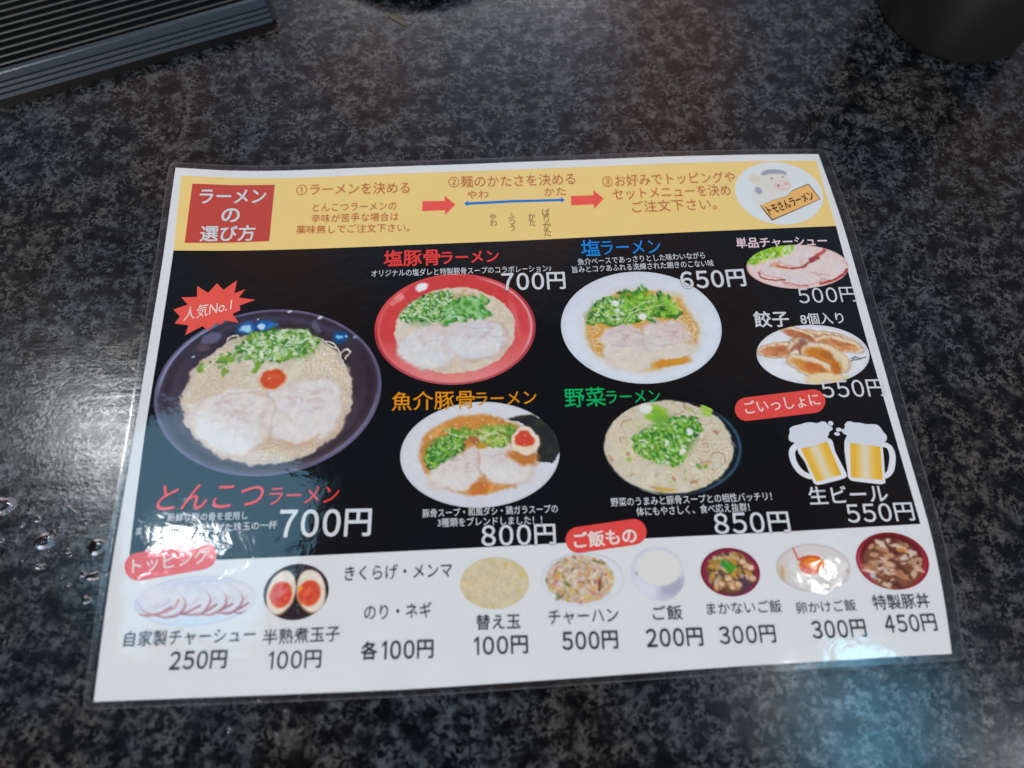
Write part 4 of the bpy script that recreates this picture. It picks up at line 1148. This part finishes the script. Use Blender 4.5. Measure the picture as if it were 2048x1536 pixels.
# ================================================================= TABLE
def table():
    m, n, l, b = new_mat('speckled_stone')
    g = n.new('ShaderNodeNewGeometry')
    POS = g.outputs['Position']

    def noise(scale, detail=4, rough=.55, dist=0.0, vec=None):
        t = n.new('ShaderNodeTexNoise')
        t.inputs['Scale'].default_value = scale
        t.inputs['Detail'].default_value = detail
        t.inputs['Roughness'].default_value = rough
        t.inputs['Distortion'].default_value = dist
        l.new(vec or POS, t.inputs['Vector'])
        return t

    def math_(op, a, c=None, clamp=False):
        t = n.new('ShaderNodeMath')
        t.operation = op
        t.use_clamp = clamp
        for i, x in enumerate((a, c)):
            if x is None:
                continue
            if isinstance(x, (int, float)):
                t.inputs[i].default_value = x
            else:
                l.new(x, t.inputs[i])
        return t.outputs[0]

    def ramp(fac, stops):
        t = n.new('ShaderNodeValToRGB')
        e = t.color_ramp.elements
        e[0].position, e[0].color = stops[0][0], (*stops[0][1], 1)
        e[1].position, e[1].color = stops[-1][0], (*stops[-1][1], 1)
        for p, c in stops[1:-1]:
            q = e.new(p)
            q.color = (*c, 1)
        l.new(fac, t.inputs['Fac'])
        return t.outputs['Color']

    def mixc(f, a, c, mode='MIX'):
        t = n.new('ShaderNodeMix')
        t.data_type = 'RGBA'
        t.blend_type = mode
        if isinstance(f, (int, float)):
            t.inputs[0].default_value = f
        else:
            l.new(f, t.inputs[0])
        for i, x in ((6, a), (7, c)):
            if isinstance(x, tuple):
                t.inputs[i].default_value = (*x, 1)
            else:
                l.new(x, t.inputs[i])
        return t.outputs[2]

    blot = noise(140, 5, .62, .08)
    base = ramp(blot.outputs['Fac'], [(.36, (.002, .0026, .0036)), (.47, (.0055, .0068, .0085)), (.56, (.014, .0165, .0185)), (.615, (.06, .065, .067)), (.69, (.13, .136, .136))])
    # pale wisps that net the stone together
    v1 = noise(155, 3.6, .58, .1)
    r1 = math_('SUBTRACT', 1.0, math_('MULTIPLY', math_('ABSOLUTE', math_('SUBTRACT', v1.outputs['Fac'], .5)), 21.0), True)
    v2 = noise(270, 3, .56, .1)
    r2 = math_('SUBTRACT', 1.0, math_('MULTIPLY', math_('ABSOLUTE', math_('SUBTRACT', v2.outputs['Fac'], .5)), 17.0), True)
    br = noise(110, 3, .6)
    brm = math_('MULTIPLY', math_('SUBTRACT', br.outputs['Fac'], .42), 8.0, True)
    br2 = noise(360, 2, .6)
    brk = math_('MULTIPLY', math_('SUBTRACT', br2.outputs['Fac'], .40), 8.0, True)
    veins = math_('MULTIPLY', math_('MULTIPLY', math_('MAXIMUM', r1, math_('MULTIPLY', r2, .85)), brm), brk)
    col = mixc(math_('MULTIPLY', veins, .95), base, (.18, .187, .184))
    l.new(math_('ADD', math_('MULTIPLY', math_('MAXIMUM', veins, math_('MULTIPLY', math_('SUBTRACT', blot.outputs['Fac'], .45), 3.0, True)), .34), .38), b.inputs['Specular IOR Level'])
    fine = noise(900, 2, .6)
    col = mixc(.35, col, ramp(fine.outputs['Fac'], [(.35, (.3, .3, .3)), (.65, (1.5, 1.5, 1.5))]), 'MULTIPLY')
    # brown and blue-green tinges of room reflections, put into the stone colour
    tint = noise(16, 3, .5, .3)
    tc = ramp(tint.outputs['Fac'], [(.36, (.80, 1.0, 1.14)), (.5, (1, 1, 1)), (.64, (1.2, .98, .88))])
    col = mixc(1.0, col, tc, 'MULTIPLY')
    col = mixc(1.0, col, (.53, .54, .55), 'MULTIPLY')
    l.new(col, b.inputs['Base Color'])
    # wiped, slightly hazy polish
    mp = n.new('ShaderNodeMapping')
    mp.inputs['Rotation'].default_value = (0, 0, math.radians(-22))
    mp.inputs['Scale'].default_value = (18, 260, 50)
    l.new(POS, mp.inputs['Vector'])
    wipe = noise(1.0, 3, .6, .5, mp.outputs['Vector'])
    smear = noise(22, 3, .55)
    ro = math_('ADD', math_('MULTIPLY', wipe.outputs['Fac'], .14), math_('MULTIPLY', smear.outputs['Fac'], .10))
    ro = math_('ADD', ro, .06)
    l.new(ro, b.inputs['Roughness'])
    b.inputs['IOR'].default_value = 1.45
    bp = n.new('ShaderNodeBump')
    bp.inputs['Strength'].default_value = 1.0
    bp.inputs['Distance'].default_value = 0.00007
    hh = math_('ADD', math_('MULTIPLY', noise(700, 3, .6).outputs['Fac'], .8), math_('MULTIPLY', wipe.outputs['Fac'], .9))
    l.new(hh, bp.inputs['Height'])
    l.new(bp.outputs['Normal'], b.inputs['Normal'])
    bm = bmesh.new()
    bmesh.ops.create_cube(bm, size=1)
    for v in bm.verts:
        v.co = Vector((v.co.x * 1.1, v.co.y * 0.9 + 0.08, v.co.z * .03 - .015))
    bmesh.ops.bevel(bm, geom=bm.edges[:], offset=.004, segments=3, affect='EDGES')
    me = bpy.data.meshes.new('table_top')
    bm.to_mesh(me)
    bm.free()
    me.materials.append(m)
    o = link(bpy.data.objects.new('table_top', me))
    tag(o, 'dark speckled stone table top with grey veins under the menu', 'table', kind='structure')


table()

# ================================================================= MENU
menu = bpy.data.objects.new('menu_sheet', None)
COL.objects.link(menu)
menu.empty_display_size = 0.05
tag(menu, 'laminated ramen shop menu with food photos lying on the dark table', 'menu')

PART = {}
PART['paper'] = patch('paper', PAPER, 110, 84, 0, pm('paper'), menu)


def margin():
    """the clear plastic rim of the laminate round the paper, and its cut edge"""
    n1 = 160
    T = np.array(resample(PAPER['top'], n1)).T; Rr = np.array(resample(PAPER['right'], n1)).T
    B = np.array(resample(PAPER['bottom'], n1)).T[::-1]; L = np.array(resample(PAPER['left'], n1)).T[::-1]
    inn, out = [], []
    sides = [T, Rr, B, L]
    W_ = [2.9, 4.4, 2.3, 3.0]
    for i, S in enumerate(sides):
        w = W_[i]
        t = np.gradient(S, axis=0)
        t /= np.linalg.norm(t, axis=1, keepdims=True)
        nn = np.stack([-t[:, 1], t[:, 0]], 1)     # the outline runs clockwise, so left of travel points out
        for p, q in zip(S, nn):
            inn.append(p); out.append(p + q * w)
        nx = sides[(i + 1) % 4]
        t2 = nx[1] - nx[0]; t2 /= np.linalg.norm(t2)
        n2 = np.array([-t2[1], t2[0]]); w2 = W_[(i + 1) % 4]
        for k in range(1, 12):
            f = k / 12
            a = nn[-1] * w; c = n2 * w2
            ang = f * math.pi / 2
            inn.append(S[-1]); out.append(S[-1] + a * math.cos(ang) + c * math.sin(ang))
    inn = np.array(inn); out = np.array(out)
    N = len(inn)
    rows = [inn + (out - inn) * f for f in (-.02, .25, .5, .75, 1.0)]
    U = np.concatenate([r[:, 0] for r in rows]); V = np.concatenate([r[:, 1] for r in rows])
    F = [(k * N + i, k * N + (i + 1) % N, (k + 1) * N + (i + 1) % N, (k + 1) * N + i) for k in range(len(rows) - 1) for i in range(N)]
    m, n, l, b = new_mat('clear_film')
    n.remove(b)
    om = n['Material Output']
    tr = n.new('ShaderNodeBsdfTransparent')
    tr.inputs['Color'].default_value = (.93, .94, .95, 1)
    df = n.new('ShaderNodeBsdfDiffuse')
    df.inputs['Color'].default_value = (.5, .47, .48, 1)
    gl = n.new('ShaderNodeBsdfGlossy')
    gl.inputs['Roughness'].default_value = .16
    fr = n.new('ShaderNodeFresnel')
    fr.inputs['IOR'].default_value = 1.5
    m1 = n.new('ShaderNodeMixShader'); m1.inputs[0].default_value = .03
    m2 = n.new('ShaderNodeMixShader')
    l.new(tr.outputs[0], m1.inputs[1]); l.new(df.outputs[0], m1.inputs[2])
    l.new(fr.outputs[0], m2.inputs[0]); l.new(m1.outputs[0], m2.inputs[1]); l.new(gl.outputs[0], m2.inputs[2])
    l.new(m2.outputs[0], om.inputs['Surface'])
    g = n.new('ShaderNodeNewGeometry'); a = n.new('ShaderNodeTexNoise'); a.inputs['Scale'].default_value = 200
    l.new(g.outputs['Position'], a.inputs['Vector'])
    bp = n.new('ShaderNodeBump'); bp.inputs['Distance'].default_value = .00012
    l.new(a.outputs['Fac'], bp.inputs['Height']); l.new(bp.outputs['Normal'], gl.inputs['Normal'])
    o = sheet_mesh('clear_rim', U, V, F, .4, m, menu)
    tag(o, 'clear plastic laminate rim around the white paper')
    # the cut edge: a thin pale wall round the film
    E_ = out
    z = surf(E_[:, 0], E_[:, 1])
    Nn = len(E_)
    wob = .12 * np.sin(np.arange(Nn) * .9) * np.sin(np.arange(Nn) * .13)
    inset = inn - out
    inset = inset / np.maximum(np.linalg.norm(inset, axis=1, keepdims=True), 1e-6)
    ring = [np.c_[E_ + inset * (.38 + wob * .8)[:, None], z + .05], np.c_[E_, z + .06], np.c_[E_, z - .28]]
    co = np.concatenate(ring)
    me = bpy.data.meshes.new('film_edge')
    Fe = [(k * Nn + i, k * Nn + (i + 1) % Nn, (k + 1) * Nn + (i + 1) % Nn, (k + 1) * Nn + i) for k in range(2) for i in range(Nn)]
    me.from_pydata((co * MM).tolist(), [], Fe)
    me.update()
    m, n, l, b = new_mat('film_cut_edge')
    b.inputs['Base Color'].default_value = (.40, .385, .37, 1)
    b.inputs['Roughness'].default_value = .3
    b.inputs['Alpha'].default_value = .18
    me.materials.append(m)
    link(bpy.data.objects.new('film_edge', me), menu)


margin()

PART['band'] = patch('header_band', BAND, 100, 20, 1, pm('band'), menu)
PART['panel'] = patch('black_panel', PANEL, 110, 64, 1, pm('panel'), menu)
PART['title'] = shape('title_box', POLY['title'], 2, pm('box'), menu)
shape('arrow', POLY['arrow1'], 2, pm('arrow'), menu)
shape('arrow', POLY['arrow2'], 2, pm('arrow'), menu)
PART['scale'] = shape('double_arrow', POLY['scale'], 2, pm('scale'), menu)
tag(PART['scale'], 'thin blue double headed arrow for noodle firmness')
PART['logo'] = logo().build('shop_emblem', menu, 2, 'white oval emblem with a pig in a headband')
sg = POLY['signboard']
cxs, cys = np.mean(sg, axis=0)
shape('sign_edge', [(cxs + (x - cxs) * 1.035, cys + (y - cys) * 1.08) for x, y in sg], 4, pm('boardedge'), PART['logo'])
shape('sign_board', sg, 5, pm('board'), PART['logo'])

for key, fn, name, lab in (
        ('p_tonkotsu', p_tonkotsu, 'dish_picture', 'large dark bowl of pork bone ramen with red paste'),
        ('p_shioton', p_shioton, 'dish_picture', 'red bowl of ramen with greens and pork'),
        ('p_shio', p_shio, 'dish_picture', 'white bowl of clear golden ramen'),
        ('p_gyokai', p_gyokai, 'dish_picture', 'white bowl of brown ramen with egg and nori'),
        ('p_yasai', p_yasai, 'dish_picture', 'dark bowl of ramen heaped with vegetables'),
        ('p_chashu', p_chashu, 'dish_picture', 'oval photo of sliced pork with lettuce'),
        ('p_gyoza', p_gyoza, 'dish_picture', 'white plate of fried gyoza'),
        ('t_chashu', t_chashu, 'topping_picture', 'pale plate of five overlapping pork slices'),
        ('t_egg', t_egg, 'topping_picture', 'two halves of a soft boiled egg on black'),
        ('t_kaedama', t_kaedama, 'topping_picture', 'round nest of plain noodles'),
        ('t_chahan', t_chahan, 'rice_picture', 'white plate of fried rice'),
        ('t_gohan', t_gohan, 'rice_picture', 'white bowl of plain rice'),
        ('t_makanai', t_makanai, 'rice_picture', 'dark red bowl of rice with diced pork and greens'),
        ('t_tamago', t_tamago, 'rice_picture', 'pale bowl of rice with an orange egg yolk'),
        ('t_butadon', t_butadon, 'rice_picture', 'red bowl heaped with sliced pork')):
    PART[key] = fn().build(name, menu, 3.2 if key == 't_chahan' else 2, lab)

PART['burst'] = shape('star_burst', POLY['burst'], 3.4, pm('burst'), menu)
for k in ('b_issho', 'b_topping', 'b_gohan'):
    PART[k] = shape('category_badge', POLY[k], 2.4, pm('badge'), menu)

# the two clinking beer mugs: a drawn picture with its pieces
beer = shape('beer_picture', smooth_closed(POLY['mug_l'], 5), 2, pm('glass'), menu)
tag(beer, 'drawn picture of two clinking beer mugs')
PART['p_beer'] = beer


def beer_mat():
    m, n, l, b = new_mat('print_beer')
    a = n.new('ShaderNodeVertexColor'); a.layer_name = 'ink'
    l.new(a.outputs['Color'], b.inputs['Base Color'])
    print_base(m, n, l, b)
    return m


BM_ = beer_mat()
shape('mug_glass', smooth_closed(POLY['mug_r'], 5), 2, pm('glass'), beer)
for k in ('handle_l', 'handle_r'):
    shape('mug_handle', smooth_closed(POLY[k], 5), 2.2, pm('glass'), beer)
for k in ('beer_l', 'beer_r'):
    q = np.array(POLY[k])
    if k == 'beer_l':
        a0, a1, b0, b1 = q[0], q[1], q[6], q[4] * .5 + q[3] * .5
    else:
        a0, a1, b0, b1 = q[0], q[3], q[7], q[4]
    nu, nv = 26, 24
    s_ = np.linspace(0, 1, nu)[None, :, None]; t_ = np.linspace(0, 1, nv)[:, None, None]
    S = (1 - t_) * ((1 - s_) * a0 + s_ * a1) + t_ * ((1 - s_) * b0 + s_ * b1)
    ss = np.broadcast_to(s_[..., 0], (nv, nu)).ravel()
    tt = np.broadcast_to(t_[..., 0], (nv, nu)).ravel()
    w = np.exp(-((ss - .48) / .2) ** 2)
    c = np.outer(1 - w, (228, 180, 66)) + np.outer(w, (218, 208, 180))
    c += ((np.exp(-((ss - .12) / .08) ** 2) + np.exp(-((ss - .9) / .08) ** 2)) * .25)[:, None] * (np.array([214, 158, 30]) - c)
    sheet_mesh('beer', S[..., 0].ravel(), S[..., 1].ravel(), grid_faces(nu, nv), 3, BM_, beer, ink(np.clip(c, 0, 255)))
for k in ('foam_l', 'foam_r'):
    shape('beer_foam', smooth_closed(POLY[k], 4), 3.6, pm('foam'), beer)
for k in ('drop1', 'drop2', 'drop3'):
    shape('foam_fleck', smooth_closed(POLY[k], 4), 2.2, pm('foam'), beer)

for par, name, body, x0, y0, x1, y1, h, col, w, lay, out, shear in TEXT:
    o, ref = lettering(PART[par], name, body, x0, y0, x1, y1, h, col, w, lay, shear)
    if out:
        # outline printed under the figures, inside the same lettering
        o2, _ = lettering(PART[par], 'price_outline', body, x0, y0, x1, y1, h, 'outline' if out == 1 else 'grey', w + .025, lay - .5, shear, ref)
bpy.data.objects.remove(_tmo)
bpy.data.curves.remove(_tmp)


# ================================================================= THINGS ROUND THE MENU
def simple_mat(name, col, rough, bump=0.0, scale=300, spec=.5):
    m, n, l, b = new_mat(name)
    b.inputs['Roughness'].default_value = rough
    b.inputs['Specular IOR Level'].default_value = spec
    g = n.new('ShaderNodeNewGeometry')
    t = n.new('ShaderNodeTexNoise'); t.inputs['Scale'].default_value = scale; t.inputs['Detail'].default_value = 4
    l.new(g.outputs['Position'], t.inputs['Vector'])
    mx = n.new('ShaderNodeMix'); mx.data_type = 'RGBA'
    c = np.array(col)
    mx.inputs[6].default_value = (*(c * .75), 1); mx.inputs[7].default_value = (*(c * 1.25), 1)
    l.new(t.outputs['Fac'], mx.inputs[0]); l.new(mx.outputs[2], b.inputs['Base Color'])
    if bump:
        bp = n.new('ShaderNodeBump'); bp.inputs['Distance'].default_value = bump
        l.new(t.outputs['Fac'], bp.inputs['Height']); l.new(bp.outputs['Normal'], b.inputs['Normal'])
    return m


def extrude_profile(name, prof, length, mat, parent, ends=True, x0=0.0):
    """prof: closed (depth, z) outline in mm, swept along local -x"""
    k = len(prof)
    vs = [(-x0 * MM, y * MM, z * MM) for y, z in prof] + [(-(x0 + length) * MM, y * MM, z * MM) for y, z in prof]
    fs = [(i, (i + 1) % k, k + (i + 1) % k, k + i) for i in range(k)] + [tuple(range(k))[::-1], tuple(range(k, 2 * k))]
    me = bpy.data.meshes.new(name)
    me.from_pydata(vs, [], fs)
    bm = bmesh.new(); bm.from_mesh(me); bmesh.ops.recalc_face_normals(bm, faces=bm.faces); bm.to_mesh(me); bm.free()
    me.materials.append(mat)
    o = bpy.data.objects.new(name, me)
    link(o, parent)
    return o


def ribbed_case():
    t = bpy.data.objects.new('ribbed_case', None)
    COL.objects.link(t)
    t.location = (-.1112, .1972, 0)
    t.rotation_euler = (0, 0, math.atan2(48.4, 123.5))
    tag(t, 'black ribbed plastic case with a grooved slanting front edge', 'case')
    black = simple_mat('black_plastic', (.005, .006, .007), .42, .00002, 900)
    blue = simple_mat('grooved_blue_lit_plastic', (.012, .027, .039), .30, .00003, 1200, .8)  # bluish light on the front edge is put into this base colour
    rib = simple_mat('rib_plastic', (.006, .009, .010), .4, .00002, 900)
    Ln = 270
    extrude_profile('base', [(0.3, 0), (0.3, 4.6), (118, 4.6), (118, 0)], Ln, black, t)
    # slanting front with long grooves
    top = (9.0, 11.0); bot = (0.0, 4.6)
    P = []
    d = np.array(top) - np.array(bot); nn = np.array([-d[1], d[0]]) / np.hypot(*d)
    for a, z in ((0, 0), (.15, .12), (.19, -.7), (.24, 0), (.37, .12), (.41, -.7), (.46, 0), (.58, .12), (.62, -.7), (.67, 0), (.92, .1), (1, -.25)):
        q = np.array(bot) + d * a + nn * z
        P.append((float(q[0]), float(q[1])))
    P += [(11.5, 10.6), (11.5, 4.6)]
    extrude_profile('front_edge', P, Ln, blue, t)
    extrude_profile('end_cap', [(1.0, 4.6), (9.6, 10.4), (118, 10.4), (118, 4.6)], 2.6, black, t, x0=-2.6)
    extrude_profile('floor_plate', [(11.5, 4.6), (11.5, 7.0), (118, 7.0), (118, 4.6)], Ln, black, t)
    first = None
    for k in range(21):
        y = 14.2 + k * 4.9
        pr = [(y, 7.0), (y, 10.0), (y + .35, 10.4), (y + 1.0, 10.4), (y + 1.5, 10.0), (y + 2.0, 7.0)]
        if first is None:
            first = extrude_profile('rib', pr, Ln, rib, t)
        else:
            c = first.copy(); COL.objects.link(c); c.parent = t
            c.location = (0, k * 4.9 * MM, 0)


ribbed_case()


def lathe(name, prof, seg, mat, parent=None):
    vs, fs = [], []
    k = len(prof)
    for i in range(seg):
        a = 2 * math.pi * i / seg
        for r, z in prof:
            vs.append((r * math.cos(a) * MM, r * math.sin(a) * MM, z * MM))
    for i in range(seg):
        j = (i + 1) % seg
        for q in range(k - 1):
            fs.append((i * k + q, j * k + q, j * k + q + 1, i * k + q + 1))
    me = bpy.data.meshes.new(name)
    me.from_pydata(vs, [], fs)
    bm = bmesh.new(); bm.from_mesh(me)
    bmesh.ops.remove_doubles(bm, verts=bm.verts, dist=1e-7)
    bmesh.ops.recalc_face_normals(bm, faces=bm.faces)
    bm.to_mesh(me); bm.free()
    me.polygons.foreach_set('use_smooth', [True] * len(me.polygons))
    me.materials.append(mat)
    return link(bpy.data.objects.new(name, me), parent)


def cup():
    t = bpy.data.objects.new('dark_cup', None)
    COL.objects.link(t)
    pts = np.array([(237.84, 165.05), (211.7, 178.4), (276.9, 187.4)])
    A = 2 * (pts[1:] - pts[0]); bb = (pts[1:] ** 2).sum(1) - (pts[0] ** 2).sum()
    c = np.linalg.solve(A, bb); r = float(np.hypot(*(c - pts[0])))
    print('cup', c, r)
    t.location = (c[0] * MM, c[1] * MM, 0)
    tag(t, 'dark grey round tumbler standing at the far corner of the table', 'cup')
    m = simple_mat('dark_ceramic', (.011, .011, .011), .45, .00004, 500)
    lathe('body', [(0, .4), (r - 6, .4), (r - 5, 0.0), (r - 3.0, 0.2), (r - .8, 1.4), (r, 4), (r + 1.5, 30), (r + 4, 92), (r + 3.4, 93.5), (r + 2.2, 92), (r - 1.5, 30), (r - 4, 6), (0, 5)], 72, m, t)
    t2 = lathe('drink', [(0, 74), (r - .5 + 2, 74)], 48, simple_mat('dark_tea', (.02, .012, .006), .05), t)


cup()


def dish():
    R0 = 58.0
    m = simple_mat('black_glaze', (.008, .008, .009), .2, .00002, 400)
    t = lathe('black_dish', [(0, 1.2), (R0 - 16, 1.2), (R0 - 15, 0), (R0 - 12, 0), (R0 - 11, 1.6), (R0 - 3, 6), (R0, 11.5), (R0 + .4, 12.4), (R0 - .8, 12.6), (R0 - 4, 8), (R0 - 14, 3.4), (0, 2.8)], 72, m)
    t.location = (-.0415, .2815, 0)
    tag(t, 'black round dish of which only the near rim shows at the far side', 'dish')


dish()


def fleck():  # low beige dome with an uneven outline
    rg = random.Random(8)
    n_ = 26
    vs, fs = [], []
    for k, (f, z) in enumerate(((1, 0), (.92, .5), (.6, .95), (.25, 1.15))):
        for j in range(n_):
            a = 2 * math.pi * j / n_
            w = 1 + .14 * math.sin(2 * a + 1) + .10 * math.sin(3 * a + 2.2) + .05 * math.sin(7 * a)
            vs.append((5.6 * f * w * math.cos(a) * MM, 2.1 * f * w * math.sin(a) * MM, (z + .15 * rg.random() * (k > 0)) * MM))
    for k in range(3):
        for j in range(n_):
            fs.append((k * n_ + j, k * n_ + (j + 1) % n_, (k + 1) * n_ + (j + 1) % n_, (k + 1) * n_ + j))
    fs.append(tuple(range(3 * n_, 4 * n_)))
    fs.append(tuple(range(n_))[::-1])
    me = bpy.data.meshes.new('beige_fleck'); me.from_pydata(vs, [], fs)
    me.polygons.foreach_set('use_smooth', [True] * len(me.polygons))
    me.materials.append(simple_mat('matte_beige', (.11, .095, .066), .7, .0002, 700))
    o = link(bpy.data.objects.new('beige_fleck', me))
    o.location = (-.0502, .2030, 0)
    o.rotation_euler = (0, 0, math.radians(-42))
    tag(o, 'small beige fleck on the table near the black dish', 'crumb')


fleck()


def water():
    m, n, l, b = new_mat('water')
    b.inputs['Base Color'].default_value = (1, 1, 1, 1)
    b.inputs['Roughness'].default_value = .02
    b.inputs['IOR'].default_value = 1.33
    b.inputs['Transmission Weight'].default_value = 1.0
    labels = {0: 'large water drop cut off by the left side of the photo', 4: 'big rounded water drop, the widest on the bare table', 5: 'water drop joined to the far side of the widest drop',
              6: 'broad wet drop touching the upper left rim of the menu', 8: 'flat half moon drop below the widest drop', 11: 'small round drop left of a long drop beside the menu', 12: 'long wavy drop close beside the left rim of the menu',
              13: 'drop at the menu end of the long wavy drop', 14: 'bright bead of water below the long wavy drop', 17: 'lone small drop at the menu end of a thin dark trail', 22: 'thin straight trail of water leading to a lone small drop'}
    rg = random.Random(4)
    for i, (x, y, rx, ry, rot) in enumerate(DROPS):
        seg, rings = 30, 8
        ph = [rg.uniform(0, 6.28) for _ in range(4)]
        am = .10 if max(rx, ry) < 2 else .2
        hgt = min(.75, .30 * min(rx, ry))
        vs, fs = [], []
        for k in range(rings):
            f = (k + 1) / rings
            for j in range(seg):
                a = 2 * math.pi * j / seg
                w = 1 + am * (math.sin(2 * a + ph[0]) * .5 + math.sin(3 * a + ph[1]) * .4 + math.sin(5 * a + ph[2]) * .2)
                vs.append((rx * .88 * f * w * math.cos(a) * MM, ry * .88 * f * w * math.sin(a) * MM, (.02 + hgt * (1 - f ** 2.6) ** .62) * MM if k < rings - 1 else .02 * MM))
        top = len(vs); vs.append((0, 0, (.02 + hgt) * MM))
        bot = len(vs); vs.append((0, 0, .015 * MM))
        for j in range(seg):
            fs.append((top, j, (j + 1) % seg))
            for k in range(rings - 1):
                fs.append((k * seg + j, (k + 1) * seg + j, (k + 1) * seg + (j + 1) % seg, k * seg + (j + 1) % seg))
            fs.append((bot, (rings - 1) * seg + (j + 1) % seg, (rings - 1) * seg + j))
        me = bpy.data.meshes.new('water_drop'); me.from_pydata(vs, [], fs)
        me.polygons.foreach_set('use_smooth', [True] * len(me.polygons))
        me.materials.append(m)
        o = link(bpy.data.objects.new('water_drop', me))
        o.location = (x * MM, y * MM, 0)
        o.rotation_euler = (0, 0, rot)
        lab = labels.get(i, 'tiny bead of water spattered on the bare table left of the menu' if i < 18 or i > 22 else 'tiny bead of water on the table below the near menu edge')
        tag(o, lab, 'water drop', 'water drops spattered on the table')


water()
